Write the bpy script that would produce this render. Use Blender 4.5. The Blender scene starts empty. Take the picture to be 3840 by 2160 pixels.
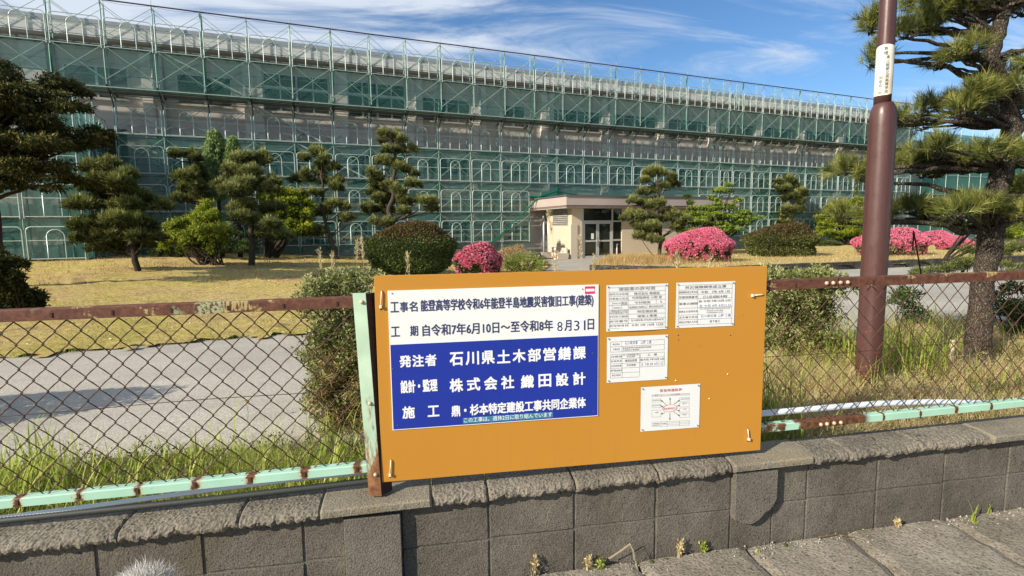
import bpy, math, random
import numpy as np
from mathutils import Vector, Matrix

# ------------------------------------------------------------------ camera, sky, sun
S = bpy.context.scene
C = S.collection
R = math.radians
EYE = 1.6
FPX, YAW, PITCH, ROLL = 2045.0859, 0.16384, 0.10876, -0.0122      # focal length in px of a 3840 px wide frame
cy, sy, cp, sp = math.cos(YAW), math.sin(YAW), math.cos(PITCH), math.sin(PITCH)
fw = np.array([sy*cp, cy*cp, -sp]); rt = np.array([cy, -sy, 0.0]); up = np.cross(rt, fw)
cr, sr = math.cos(ROLL), math.sin(ROLL)
CAMM = np.array([rt*cr+up*sr, -rt*sr+up*cr, fw])
cam = bpy.data.cameras.new('camera'); cam_o = bpy.data.objects.new('camera', cam); C.objects.link(cam_o)
cam.sensor_width = 36.0; cam.lens = 36.0*FPX/3840.0; cam.clip_start = 0.05; cam.clip_end = 3000
m = np.eye(4); m[:3, 0] = CAMM[0]; m[:3, 1] = CAMM[1]; m[:3, 2] = -CAMM[2]; m[2, 3] = EYE
cam_o.matrix_world = Matrix(m.tolist())
S.camera = cam_o

SUN_AZ, SUN_EL = 60.0, 27.5          # light travels towards +X+Y (from behind the camera's left shoulder)
W = bpy.data.worlds.new('World'); S.world = W; W.use_nodes = True
wn, wl = W.node_tree.nodes, W.node_tree.links
wn.clear()
sky = wn.new('ShaderNodeTexSky'); sky.sky_type = 'NISHITA'; sky.sun_disc = False
sky.sun_elevation = R(SUN_EL); sky.sun_rotation = R(180+SUN_AZ); sky.altitude = 0; sky.air_density = 1.0; sky.dust_density = 0.15; sky.ozone_density = 5.0
bgs = wn.new('ShaderNodeBackground'); bgs.inputs['Strength'].default_value = 0.11
bgc = wn.new('ShaderNodeBackground'); bgc.inputs['Color'].default_value = (0.80, 0.88, 1.0, 1); bgc.inputs['Strength'].default_value = 0.70
tc = wn.new('ShaderNodeTexCoord'); sep = wn.new('ShaderNodeSeparateXYZ'); wl.new(tc.outputs['Generated'], sep.inputs[0])
def wmath(op, a, b=None, clamp=False):
    n = wn.new('ShaderNodeMath'); n.operation = op; n.use_clamp = clamp
    for i, v in enumerate((a, b)):
        if v is None: continue
        if isinstance(v, (int, float)): n.inputs[i].default_value = v
        else: wl.new(v, n.inputs[i])
    return n.outputs[0]
zc = wmath('MAXIMUM', sep.outputs['Z'], 0.0)
zz = wmath('ADD', zc, 0.16)
cu = wmath('DIVIDE', sep.outputs['X'], zz); cv = wmath('DIVIDE', sep.outputs['Y'], zz)
cmb = wn.new('ShaderNodeCombineXYZ'); wl.new(cu, cmb.inputs[0]); wl.new(cv, cmb.inputs[1])
def wnoise(rot, scale, sc, detail, rough, dist, loc=(0, 0, 0)):
    mp = wn.new('ShaderNodeMapping'); mp.inputs['Rotation'].default_value = (0, 0, rot); mp.inputs['Scale'].default_value = scale; mp.inputs['Location'].default_value = loc
    wl.new(cmb.outputs[0], mp.inputs[0])
    n = wn.new('ShaderNodeTexNoise'); n.inputs['Scale'].default_value = sc; n.inputs['Detail'].default_value = detail
    n.inputs['Roughness'].default_value = rough; n.inputs['Distortion'].default_value = dist
    wl.new(mp.outputs[0], n.inputs['Vector']); return n.outputs['Fac']
n1 = wnoise(R(28), (0.55, 1.7, 1), 1.9, 10, 0.64, 0.7, (3.1, 1.7, 0))       # streaked cirrus
n2 = wnoise(R(10), (1, 1, 1), 0.55, 3, 0.5, 0.2, (0.4, 2.2, 0))             # where the cloud gathers
az = wmath('ARCTAN2', sep.outputs['X'], sep.outputs['Y'])                   # more cloud towards the left of the roof
la = wmath('MULTIPLY', wmath('SUBTRACT', 0.36, az), 0.20)
d1 = wmath('ADD', wmath('ADD', n1, wmath('MULTIPLY', wmath('SUBTRACT', n2, 0.5), 0.7)), la)
mask = wn.new('ShaderNodeMapRange'); mask.interpolation_type = 'SMOOTHSTEP'
mask.inputs['From Min'].default_value = 0.37; mask.inputs['From Max'].default_value = 0.68; mask.inputs['To Max'].default_value = 0.95
wl.new(d1, mask.inputs['Value'])
mixw = wn.new('ShaderNodeMixShader'); wl.new(mask.outputs[0], mixw.inputs['Fac']); wl.new(bgs.outputs[0], mixw.inputs[1]); wl.new(bgc.outputs[0], mixw.inputs[2])
hs = wn.new('ShaderNodeHueSaturation'); hs.inputs['Saturation'].default_value = 1.08; hs.inputs['Value'].default_value = 0.96; wl.new(sky.outputs[0], hs.inputs['Color']); wl.new(hs.outputs[0], bgs.inputs['Color'])
wo = wn.new('ShaderNodeOutputWorld'); wl.new(mixw.outputs[0], wo.inputs[0])

sl = bpy.data.lights.new('sun', 'SUN'); sl.energy = 5.0; sl.angle = R(0.5); sl.color = (1.0, 0.90, 0.74)
so = bpy.data.objects.new('sun', sl); C.objects.link(so)
a, e = R(SUN_AZ), R(SUN_EL)
sd = Vector((math.sin(a)*math.cos(e), math.cos(a)*math.cos(e), -math.sin(e)))
so.rotation_euler = sd.to_track_quat('-Z', 'Y').to_euler(); so.location = (-20, -20, 20)

S.view_settings.view_transform = 'Standard'; S.view_settings.look = 'None'
S.view_settings.exposure = 0.42; S.view_settings.gamma = 1.0
S.cycles.transparent_max_bounces = 24; S.cycles.max_bounces = 6; S.cycles.diffuse_bounces = 3
S.cycles.use_denoising = True

rng = np.random.default_rng(7)
random.seed(7)

# ------------------------------------------------------------------ where things stand
def ray(px, py):
    return CAMM.T @ np.array([(px-1920)/FPX, -(py-1080)/FPX, 1.0])
def zg(x, y):
    """height of the school ground behind the wall"""
    x = np.asarray(x, float); y = np.asarray(y, float)
    t = np.clip((y-8.0)/17.0, 0, 1); t = t*t*(3-2*t)
    u = np.clip((x+10.0)/13.0, 0, 1)
    h = 0.58*(1-u) - 0.12*u
    return 0.25 + 0.012*np.clip(x, -6, 6)*(1-t) + t*(h-0.25)
def spot(px, py):
    """the point of the school ground seen at a pixel"""
    d = ray(px, py); lo, hi = 2.0, 60.0
    for _ in range(50):
        t = 0.5*(lo+hi); P = d*t
        if P[2]+EYE > float(zg(P[0], P[1])): lo = t
        else: hi = t
    P = d*lo
    return np.array([P[0], P[1], float(zg(P[0], P[1]))]), lo
TH = 0.25133
BD = np.array([math.cos(TH), math.sin(TH), 0]); BN = np.array([-math.sin(TH), math.cos(TH), 0])
BO = np.array([-11.10456, 26.71767, 0.0])
def bw(s, off, z): return BO + BD*s + BN*off + np.array([0, 0, z])

# ------------------------------------------------------------------ object helpers
def link(name, me, parent=None, loc=None):
    o = bpy.data.objects.new(name, me); C.objects.link(o)
    if parent is not None: o.parent = parent
    if loc is not None: o.location = loc
    return o
def tag(o, label=None, cat=None, group=None, kind=None):
    if label: o['label'] = label
    if cat: o['category'] = cat
    if group: o['group'] = group
    if kind: o['kind'] = kind
    return o
def empty(name, loc=(0, 0, 0), rz=0.0):
    o = link(name, None); o.location = loc; o.rotation_euler = (0, 0, rz); o.empty_display_size = 0.2
    return o
def mesh_np(name, V, faces, mats, tone=None, midx=None, smooth=False):
    """V (n,3); faces = list of (k, m) index arrays; tone = one value per face"""
    V = np.ascontiguousarray(V, dtype=np.float32)
    me = bpy.data.meshes.new(name)
    faces = [f for f in faces if len(f)]
    nf = sum(len(f) for f in faces); nl = sum(f.size for f in faces)
    me.vertices.add(len(V)); me.vertices.foreach_set('co', V.ravel())
    me.loops.add(nl); me.polygons.add(nf)
    me.loops.foreach_set('vertex_index', np.concatenate([f.ravel() for f in faces]).astype(np.int32))
    tot = np.concatenate([np.full(len(f), f.shape[1]) for f in faces]).astype(np.int32)
    st = np.concatenate([[0], np.cumsum(tot)[:-1]]).astype(np.int32)
    me.polygons.foreach_set('loop_start', st)
    me.polygons.foreach_set('loop_total', tot)
    for mt in (mats if isinstance(mats, (list, tuple)) else [mats]): me.materials.append(mt)
    if midx is not None: me.polygons.foreach_set('material_index', np.asarray(midx, dtype=np.int32))
    if smooth: me.polygons.foreach_set('use_smooth', np.ones(nf, dtype=bool))
    me.update(calc_edges=True); me.validate()
    if tone is not None and len(me.polygons) == len(tone):
        at = me.attributes.new('tone', 'FLOAT', 'FACE'); at.data.foreach_set('value', np.asarray(tone, dtype=np.float32))
    return me
class MB:
    def __init__(s): s.v = []; s.f = []; s.mi = []; s.m = 0
    def add(s, vs, fs):
        b = len(s.v); s.v += [tuple(map(float, p)) for p in vs]
        for f in fs: s.f.append(tuple(b+i for i in f)); s.mi.append(s.m)
    def box(s, x0, x1, y0, y1, z0, z1):
        s.add([(x0, y0, z0), (x1, y0, z0), (x1, y1, z0), (x0, y1, z0), (x0, y0, z1), (x1, y0, z1), (x1, y1, z1), (x0, y1, z1)],
              [(3, 2, 1, 0), (4, 5, 6, 7), (0, 1, 5, 4), (1, 2, 6, 5), (2, 3, 7, 6), (3, 0, 4, 7)])
    def prism(s, pts, y0, y1):
        """polygon in x,z extruded along y"""
        n = len(pts)
        s.add([(p[0], y0, p[1]) for p in pts]+[(p[0], y1, p[1]) for p in pts],
              [tuple(range(n)), tuple(range(2*n-1, n-1, -1))]+[(i, i+n, (i+1) % n+n, (i+1) % n) for i in range(n)])
    def slab(s, pts, z0, z1):
        n = len(pts)
        s.add([(p[0], p[1], z0) for p in pts]+[(p[0], p[1], z1) for p in pts],
              [tuple(range(n-1, -1, -1)), tuple(range(n, 2*n))]+[(i, (i+1) % n, (i+1) % n+n, i+n) for i in range(n)])
    def tube(s, path, r, n=6, cap=True):
        P = [Vector(p) for p in path]; k = len(P)
        rad = [r]*k if isinstance(r, (int, float)) else list(r)
        vs = []; prev = None
        for i in range(k):
            t = (P[min(i+1, k-1)]-P[max(i-1, 0)])
            if t.length < 1e-9: t = Vector((0, 0, 1))
            t.normalize()
            if prev is None:
                a = Vector((0, 0, 1)) if abs(t.z) < 0.9 else Vector((1, 0, 0))
                u = t.cross(a).normalized()
            else:
                u = prev - t*prev.dot(t)
                u = u.normalized() if u.length > 1e-6 else t.orthogonal().normalized()
            prev = u; w = t.cross(u)
            for j in range(n):
                q = 2*math.pi*j/n
                vs.append(P[i]+(u*math.cos(q)+w*math.sin(q))*rad[i])
        fs = [(i*n+j, i*n+(j+1) % n, (i+1)*n+(j+1) % n, (i+1)*n+j) for i in range(k-1) for j in range(n)]
        if cap: fs += [tuple(range(n-1, -1, -1)), tuple(range((k-1)*n, k*n))]
        s.add(vs, fs)
    def lathe(s, prof, n=24, cx=0, cy=0):
        vs = [(cx+r*math.cos(2*math.pi*j/n), cy+r*math.sin(2*math.pi*j/n), z) for r, z in prof for j in range(n)]
        k = len(prof)
        fs = [(i*n+j, i*n+(j+1) % n, (i+1)*n+(j+1) % n, (i+1)*n+j) for i in range(k-1) for j in range(n)]
        fs += [tuple(range(n-1, -1, -1)), tuple(range((k-1)*n, k*n))]
        s.add(vs, fs)
    def mesh(s, name, mats, smooth=False):
        me = bpy.data.meshes.new(name); me.from_pydata(s.v, [], s.f)
        for mt in (mats if isinstance(mats, (list, tuple)) else [mats]): me.materials.append(mt)
        me.polygons.foreach_set('material_index', s.mi)
        if smooth: me.polygons.foreach_set('use_smooth', [True]*len(s.f))
        me.update(); return me
    def build(s, name, mats, parent=None, smooth=False, loc=None):
        return link(name, s.mesh(name, mats, smooth), parent, loc)
def bevel(o, w=0.004, seg=2):
    b = o.modifiers.new('bevel', 'BEVEL'); b.width = w; b.segments = seg; b.limit_method = 'ANGLE'; return o

# ------------------------------------------------------------------ materials
class NT:
    def __init__(s, name):
        s.m = bpy.data.materials.new(name); s.m.use_nodes = True; s.t = s.m.node_tree; s.n = s.t.nodes; s.l = s.t.links
        s.n.clear(); s.out = s.n.new('ShaderNodeOutputMaterial'); s.p = s.n.new('ShaderNodeBsdfPrincipled'); s.l.new(s.p.outputs[0], s.out.inputs[0])
        s.tc = s.n.new('ShaderNodeTexCoord')
    def put(s, sock, v):
        if isinstance(v, (int, float)): sock.default_value = v
        elif isinstance(v, tuple): sock.default_value = v if len(v) != 3 or sock.type == 'VECTOR' else (*v, 1)
        else: s.l.new(v, sock)
    def coord(s, scale=(1, 1, 1), kind='Object'):
        mp = s.n.new('ShaderNodeMapping'); mp.inputs['Scale'].default_value = scale; s.l.new(s.tc.outputs[kind], mp.inputs[0]); return mp.outputs[0]
    def noise(s, scale, detail=4, rough=0.55, vec=None, dist=0.0, col=False):
        n = s.n.new('ShaderNodeTexNoise'); n.inputs['Scale'].default_value = scale; n.inputs['Detail'].default_value = detail
        n.inputs['Roughness'].default_value = rough; n.inputs['Distortion'].default_value = dist
        s.l.new(vec if vec is not None else s.tc.outputs['Object'], n.inputs['Vector']); return n.outputs['Color' if col else 'Fac']
    def voro(s, scale, vec=None, feat='F1', out='Distance'):
        n = s.n.new('ShaderNodeTexVoronoi'); n.feature = feat; n.inputs['Scale'].default_value = scale
        s.l.new(vec if vec is not None else s.tc.outputs['Object'], n.inputs['Vector']); return n.outputs[out]
    def ramp(s, fac, stops, interp='LINEAR'):
        n = s.n.new('ShaderNodeValToRGB'); n.color_ramp.interpolation = interp
        el = n.color_ramp.elements
        while len(el) < len(stops): el.new(0.5)
        for q, (p, c) in zip(el, stops):
            q.position = p; q.color = (*c, 1) if len(c) == 3 else c
        s.l.new(fac, n.inputs[0]); return n.outputs[0]
    def mix(s, fac, a, b, mode='MIX'):
        n = s.n.new('ShaderNodeMix'); n.data_type = 'RGBA'; n.blend_type = mode
        s.put(n.inputs[0], fac); s.put(n.inputs[6], a); s.put(n.inputs[7], b); return n.outputs[2]
    def math(s, op, a, b=None, c=None, clamp=False):
        n = s.n.new('ShaderNodeMath'); n.operation = op; n.use_clamp = clamp
        for i, v in enumerate((a, b, c)):
            if v is not None: s.put(n.inputs[i], v)
        return n.outputs[0]
    def step(s, v, lo, hi):
        n = s.n.new('ShaderNodeMapRange'); n.interpolation_type = 'SMOOTHSTEP'
        s.put(n.inputs['Value'], v); n.inputs['From Min'].default_value = lo; n.inputs['From Max'].default_value = hi; return n.outputs[0]
    def xyz(s, kind='Object'):
        n = s.n.new('ShaderNodeSeparateXYZ'); s.l.new(s.tc.outputs[kind], n.inputs[0]); return n.outputs
    def bump(s, h, strength=0.3, dist=0.01):
        n = s.n.new('ShaderNodeBump'); n.inputs['Strength'].default_value = strength; n.inputs['Distance'].default_value = dist
        s.l.new(h, n.inputs['Height']); s.l.new(n.outputs[0], s.p.inputs['Normal'])
    def fin(s, col, rough=0.6, metal=0.0, spec=0.5):
        s.put(s.p.inputs['Base Color'], col); s.put(s.p.inputs['Roughness'], rough); s.put(s.p.inputs['Metallic'], metal)
        s.p.inputs['Specular IOR Level'].default_value = spec; return s.m
def plain(name, col, rough=0.6, metal=0.0, var=0.15, scale=4.0, spec=0.5):
    t = NT(name); c2 = tuple(max(0, v*(1-var)) for v in col); c3 = tuple(min(1, v*(1+var)) for v in col)
    return t.fin(t.ramp(t.noise(scale, 5), [(0.3, c2), (0.7, c3)]), rough, metal, spec)
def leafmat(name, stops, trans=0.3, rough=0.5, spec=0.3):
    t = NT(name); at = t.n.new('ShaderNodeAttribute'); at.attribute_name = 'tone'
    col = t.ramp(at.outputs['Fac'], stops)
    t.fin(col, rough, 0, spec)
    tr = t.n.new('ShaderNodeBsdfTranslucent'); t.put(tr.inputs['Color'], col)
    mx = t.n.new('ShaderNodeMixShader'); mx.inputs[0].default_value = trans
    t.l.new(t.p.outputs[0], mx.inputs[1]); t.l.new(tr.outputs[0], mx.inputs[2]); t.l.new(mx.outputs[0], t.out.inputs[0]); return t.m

M = {}
def concrete(name, dark, light, speck, bscale=90.0, bstr=0.5, stain=(0.10, 0.085, 0.05), amt=0.6):
    t = NT(name)
    a = t.ramp(t.noise(3.0, 6, 0.65), [(0.3, dark), (0.72, light)])
    b = t.ramp(t.voro(bscale), [(0.0, (0, 0, 0)), (0.55, (1, 1, 1))])
    c = t.mix(0.45, a, b, 'OVERLAY')
    sp_ = t.step(t.noise(bscale*1.3, 2, 0.5), 0.62, 0.72); c = t.mix(t.math('MULTIPLY', sp_, 0.6), c, speck)
    pit = t.step(t.noise(bscale*0.7, 3, 0.6), 0.40, 0.33); c = t.mix(t.math('MULTIPLY', pit, 0.75), c, tuple(v*0.3 for v in dark))
    st = t.step(t.noise(1.7, 5, 0.6, dist=0.6), 0.52, 0.72); c = t.mix(t.math('MULTIPLY', st, amt), c, stain)
    h = t.math('ADD', t.noise(bscale*0.8, 5, 0.7), t.math('MULTIPLY', t.voro(bscale), 0.6))
    t.bump(h, bstr, 0.006); return t.fin(c, 0.92, 0, 0.25)
M['block'] = concrete('concrete_block', (0.060, 0.054, 0.045), (0.128, 0.115, 0.094), (0.25, 0.23, 0.19), 130, 0.6)
M['coping'] = concrete('rough_coping', (0.095, 0.084, 0.066), (0.205, 0.183, 0.146), (0.36, 0.33, 0.27), 75, 1.0, (0.17, 0.14, 0.085), 0.4)
M['capsmooth'] = concrete('smooth_coping', (0.13, 0.116, 0.09), (0.23, 0.205, 0.155), (0.38, 0.35, 0.28), 150, 0.5, (0.25, 0.19, 0.10), 0.5)
M['pilaster'] = concrete('pilaster_concrete', (0.085, 0.078, 0.066), (0.14, 0.127, 0.106), (0.26, 0.24, 0.20), 140, 0.6)
M['mortar'] = concrete('mortar_joint', (0.04, 0.036, 0.032), (0.15, 0.138, 0.117), (0.27, 0.25, 0.22), 160, 0.5)
M['slab'] = concrete('pavement_slab', (0.135, 0.120, 0.095), (0.255, 0.230, 0.187), (0.47, 0.45, 0.41), 70, 0.8, (0.13, 0.105, 0.065), 0.35)
M['kerb'] = concrete('kerb_stone', (0.022, 0.021, 0.019), (0.055, 0.052, 0.046), (0.12, 0.115, 0.10), 14, 0.9)

t = NT('asphalt_old')
c = t.ramp(t.noise(0.7, 6, 0.6), [(0.3, (0.33, 0.308, 0.262)), (0.7, (0.45, 0.42, 0.355))])
c = t.mix(0.5, c, t.ramp(t.voro(75), [(0.1, (0.15, 0.15, 0.15)), (0.7, (0.8, 0.8, 0.8))]), 'OVERLAY')
c = t.mix(t.math('MULTIPLY', t.step(t.noise(110, 2), 0.60, 0.70), 0.6), c, (0.45, 0.43, 0.39))
c = t.mix(t.math('MULTIPLY', t.step(t.noise(0.55, 5, 0.6, t.coord((0.5, 1.6, 1)), 0.5), 0.50, 0.66), 0.35), c, (0.24, 0.22, 0.19))
pass
t.bump(t.noise(90, 4, 0.7), 0.7, 0.008); M['asphalt'] = t.fin(c, 0.9, 0, 0.3)
t = NT('concrete_walk')
c = t.ramp(t.noise(1.1, 6, 0.6), [(0.3, (0.33, 0.30, 0.25)), (0.7, (0.44, 0.41, 0.34))]); t.bump(t.noise(40, 4), 0.3, 0.005); M['walk'] = t.fin(c, 0.9)
t = NT('dry_lawn')
a = t.ramp(t.math('ADD', t.math('MULTIPLY', t.noise(0.42, 7, 0.72, dist=0.8), 1.5), -0.25), [(0.24, (0.30, 0.20, 0.11)), (0.42, (0.62, 0.46, 0.20)), (0.58, (0.58, 0.46, 0.15)), (0.78, (0.42, 0.38, 0.09))])
b = t.ramp(t.noise(13, 8, 0.82), [(0.32, (0.10, 0.10, 0.10)), (0.66, (0.88, 0.88, 0.88))])
c = t.mix(0.8, a, b, 'OVERLAY')
c = t.mix(t.math('MULTIPLY', t.step(t.noise(1.6, 6, 0.75), 0.56, 0.68), 0.75), c, (0.26, 0.165, 0.10))
t.bump(t.noise(22, 6, 0.8), 1.0, 0.06); M['lawn'] = t.fin(c, 0.95, 0, 0.1)
t = NT('soil')
c = t.ramp(t.noise(5, 7, 0.7), [(0.3, (0.07, 0.055, 0.03)), (0.6, (0.17, 0.13, 0.065)), (0.8, (0.12, 0.13, 0.04))]); t.bump(t.noise(40, 5), 0.8, 0.02); M['soil'] = t.fin(c, 0.95, 0, 0.1)

t = NT('rusty_paint')       # brown rust with flakes of old cream-green paint left on it
nn = t.noise(38, 6, 0.7); c = t.ramp(nn, [(0.3, (0.055, 0.022, 0.016)), (0.5, (0.115, 0.044, 0.027)), (0.68, (0.175, 0.072, 0.040))])
fl = t.math('MULTIPLY', t.step(t.noise(6, 3, 0.5, t.coord((1.0, 1, 3.0)), 0.4), 0.58, 0.64), t.step(t.noise(60, 4, 0.6, t.coord((2.2, 1, 0.45))), 0.42, 0.55))
c = t.mix(fl, c, (0.42, 0.33, 0.14)); fl2 = t.math('MULTIPLY', t.step(t.noise(4.2, 2, 0.5), 0.66, 0.70), t.step(t.noise(70, 4), 0.45, 0.52)); c = t.mix(fl2, c, (0.32, 0.36, 0.20))
t.bump(t.noise(120, 4), 0.25, 0.002); M['rust'] = t.fin(c, 0.75, 0, 0.35)
def mint(name, slots0, pitch, spread, heavy):
    t = NT(name); x, y, z = t.xyz()
    f = t.math('SUBTRACT', t.math('MODULO', t.math('ADD', x, 500*pitch-slots0+pitch/2), pitch), pitch/2)
    d = t.math('ABSOLUTE', f)
    n_ = t.noise(55, 5, 0.7); amp = t.noise(3.1, 2, 0.5)
    edge = t.math('ADD', t.math('MULTIPLY', d, 1.0/spread), t.math('MULTIPLY', t.math('SUBTRACT', n_, 0.5), 2.6))
    edge = t.math('ADD', edge, t.math('MULTIPLY', t.math('SUBTRACT', 0.5, amp), 2.2))
    rust = t.step(edge, 0.95, 0.5)
    if heavy: rust = t.math('MAXIMUM', rust, t.math('MULTIPLY', t.step(x, heavy[1], heavy[1]-0.05), t.step(t.math('ADD', t.noise(7, 5, 0.65), t.math('MULTIPLY', t.step(x, heavy[0], heavy[0]+0.2), 0.35)), 0.52, 0.6)))
    sp_ = t.step(t.noise(90, 3), 0.70, 0.74); rust = t.math('MAXIMUM', rust, t.math('MULTIPLY', sp_, 0.7))
    base = t.ramp(t.noise(5, 4), [(0.3, (0.34, 0.58, 0.44)), (0.7, (0.42, 0.67, 0.53))])
    halo = t.mix(t.math('MULTIPLY', t.step(edge, 1.5, 0.8), 0.6), base, (0.50, 0.44, 0.25))
    rc = t.ramp(t.noise(60, 4), [(0.3, (0.05, 0.02, 0.012)), (0.7, (0.20, 0.085, 0.035))])
    t.bump(t.noise(100, 4), 0.15, 0.002)
    return t.fin(t.mix(rust, halo, rc), 0.5, 0, 0.4)
M['mintL'] = mint('mint_paint_left', -1.623, 0.2195, 0.021, None)
M['mintR'] = mint('mint_paint_right', -1.623, 0.2195, 0.011, (1.75, 2.26))
t = NT('mint_post'); x, y, z = t.xyz()
rr = t.math('ADD', t.math('MULTIPLY', t.math('SUBTRACT', 0.95, z), 0.75), t.math('SUBTRACT', t.noise(9, 5, 0.7, t.coord((4, 4, 0.8))), 0.62))
base = t.ramp(t.noise(7, 4), [(0.3, (0.36, 0.50, 0.36)), (0.7, (0.50, 0.66, 0.50))])
c = t.mix(t.step(rr, -0.02, 0.16), base, t.ramp(t.noise(30, 4), [(0.3, (0.13, 0.05, 0.025)), (0.7, (0.34, 0.17, 0.07))]))
M['mintpost'] = t.fin(c, 0.5)
t = NT('rusty_wire'); M['wire'] = t.fin(t.ramp(t.noise(20, 4), [(0.3, (0.035, 0.019, 0.014)), (0.7, (0.105, 0.048, 0.030))]), 0.7, 0, 0.3)
M['darkrust'] = plain('dark_rust', (0.035, 0.016, 0.011), 0.8, 0, 0.4, 30)
M['bolt'] = plain('weathered_bolt', (0.52, 0.40, 0.27), 0.5, 0, 0.3, 60)

t = NT('ochre_board'); c = t.ramp(t.noise(1.2, 3), [(0.3, (0.500, 0.228, 0.029)), (0.7, (0.525, 0.242, 0.032))])
c = t.mix(t.math('MULTIPLY', t.step(t.noise(13, 3), 0.68, 0.76), 0.35), c, (0.42, 0.19, 0.03))
x, y, z = t.xyz(); c = t.mix(t.math('MULTIPLY', t.math('MULTIPLY', t.step(t.noise(5, 5, 0.7, t.coord((4, 1, 0.35))), 0.52, 0.72), t.step(z, 0.85, 0.45)), 0.30), c, (0.36, 0.19, 0.05)); M['board'] = t.fin(c, 0.42, 0, 0.35)
M['signwhite'] = plain('sign_white', (0.80, 0.81, 0.79), 0.35, 0, 0.02); M['signblue'] = plain('sign_blue', (0.012, 0.034, 0.32), 0.35, 0, 0.05)
M['navy'] = plain('navy_lettering', (0.035, 0.045, 0.13), 0.5, 0, 0.05); M['white'] = plain('white_lettering', (0.82, 0.83, 0.84), 0.4, 0, 0.02)
M['pale'] = plain('pale_lettering', (0.75, 0.85, 0.82), 0.4, 0, 0.02); M['teal'] = plain('teal_sticker', (0.05, 0.20, 0.33), 0.4, 0, 0.05)
M['ink'] = plain('black_ink', (0.10, 0.10, 0.105), 0.6, 0, 0.05); M['blueink'] = plain('blue_ink', (0.06, 0.10, 0.26), 0.6, 0, 0.05); M['redink'] = plain('red_ink', (0.55, 0.035, 0.07), 0.6, 0, 0.05)
M['paper'] = plain('paper', (0.74, 0.75, 0.74), 0.6, 0, 0.03, 9); M['patch'] = plain('white_patch', (0.84, 0.85, 0.87), 0.5, 0, 0.02); M['pink'] = plain('pink_sticker', (0.62, 0.04, 0.12), 0.4, 0, 0.08, 40)
M['pin'] = plain('steel_pin', (0.25, 0.25, 0.25), 0.35, 0.8, 0.1); M['tie'] = plain('cable_tie', (0.80, 0.70, 0.58), 0.45, 0, 0.05)
M['hole'] = plain('dark_hole', (0.06, 0.03, 0.01), 0.9, 0, 0.2)

t = NT('brown_steel'); x, y, z = t.xyz()
st = t.math('ADD', t.math('MULTIPLY', t.noise(9, 6, 0.7, t.coord((3, 3, 0.12))), 0.75), t.math('MULTIPLY', t.noise(60, 4, 0.7, t.coord((2, 2, 0.3))), 0.25))
c = t.ramp(st, [(0.35, (0.060, 0.024, 0.021)), (0.6, (0.092, 0.040, 0.035)), (0.75, (0.16, 0.09, 0.08))])
low = t.math('MULTIPLY', t.step(z, 0.62, 0.52), t.step(t.noise(11, 4, 0.6, t.coord((1, 1, 2.4))), 0.62, 0.66)); c = t.mix(low, c, (0.30, 0.085, 0.04))
sc = t.step(t.noise(28, 3, 0.6, t.coord((1, 1, 3))), 0.72, 0.76); c = t.mix(t.math('MULTIPLY', sc, 0.5), c, (0.30, 0.22, 0.19)); t.bump(t.noise(45, 4), 0.12, 0.003)
M['brownpole'] = t.fin(c, t.ramp(t.noise(12, 4), [(0.3, (0.30, 0.30, 0.30)), (0.7, (0.52, 0.52, 0.52))]), 0, 0.5)
t = NT('cream_label'); c = t.ramp(t.noise(6, 5), [(0.35, (0.60, 0.52, 0.36)), (0.55, (0.72, 0.68, 0.58)), (0.7, (0.74, 0.72, 0.66))]); M['label'] = t.fin(c, 0.35)
M['pipe'] = plain('white_plastic_pipe', (0.66, 0.71, 0.76), 0.4, 0, 0.05); M['hose'] = plain('black_ribbed_hose', (0.03, 0.036, 0.034), 0.6, 0, 0.3, 200)

# building
def wallmat(name, a, b, stain):
    t = NT(name); c = t.ramp(t.noise(0.5, 5), [(0.3, a), (0.7, b)])
    sn = t.step(t.noise(1.1, 5, 0.6, t.coord((1.3, 1.3, 0.18))), 0.58, 0.78); c = t.mix(t.math('MULTIPLY', sn, 0.4), c, stain); t.bump(t.noise(25, 4), 0.1, 0.01); return t.fin(c, 0.9, 0, 0.2)
M['wallbeige'] = wallmat('beige_render', (0.50, 0.455, 0.42), (0.56, 0.51, 0.47), (0.38, 0.33, 0.30)); M['wallcol'] = wallmat('pale_render', (0.58, 0.56, 0.53), (0.64, 0.62, 0.58), (0.42, 0.40, 0.36))
M['fascia'] = wallmat('roof_fascia', (0.60, 0.60, 0.57), (0.66, 0.66, 0.62), (0.45, 0.45, 0.42)); M['coppergrey'] = plain('grey_coping_metal', (0.34, 0.36, 0.37), 0.5, 0.2, 0.08)
M['soffit'] = plain('soffit_paint', (0.42, 0.40, 0.37), 0.85, 0, 0.08)
M['alu'] = plain('window_aluminium', (0.55, 0.56, 0.55), 0.4, 0.3, 0.05); M['cream'] = wallmat('cream_render', (0.56, 0.475, 0.37), (0.62, 0.535, 0.42), (0.42, 0.35, 0.26))
t = NT('dark_glass'); M['glass'] = t.fin(t.ramp(t.noise(0.6, 3), [(0.35, (0.010, 0.013, 0.012)), (0.65, (0.022, 0.028, 0.026))]), 0.06, 0, 0.6)
M['canopyband'] = wallmat('canopy_band', (0.40, 0.335, 0.305), (0.46, 0.39, 0.355), (0.30, 0.25, 0.22)); M['canopytrim'] = plain('canopy_trim', (0.20, 0.14, 0.125), 0.6, 0, 0.1); M['roofdark'] = plain('roof_edge_dark', (0.10, 0.10, 0.11), 0.6)
M['grille'] = plain('grille_white', (0.55, 0.52, 0.49), 0.5)
M['zinc'] = plain('zinc_pipe', (0.58, 0.58, 0.57), 0.35, 0.4, 0.12, 6)
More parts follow.
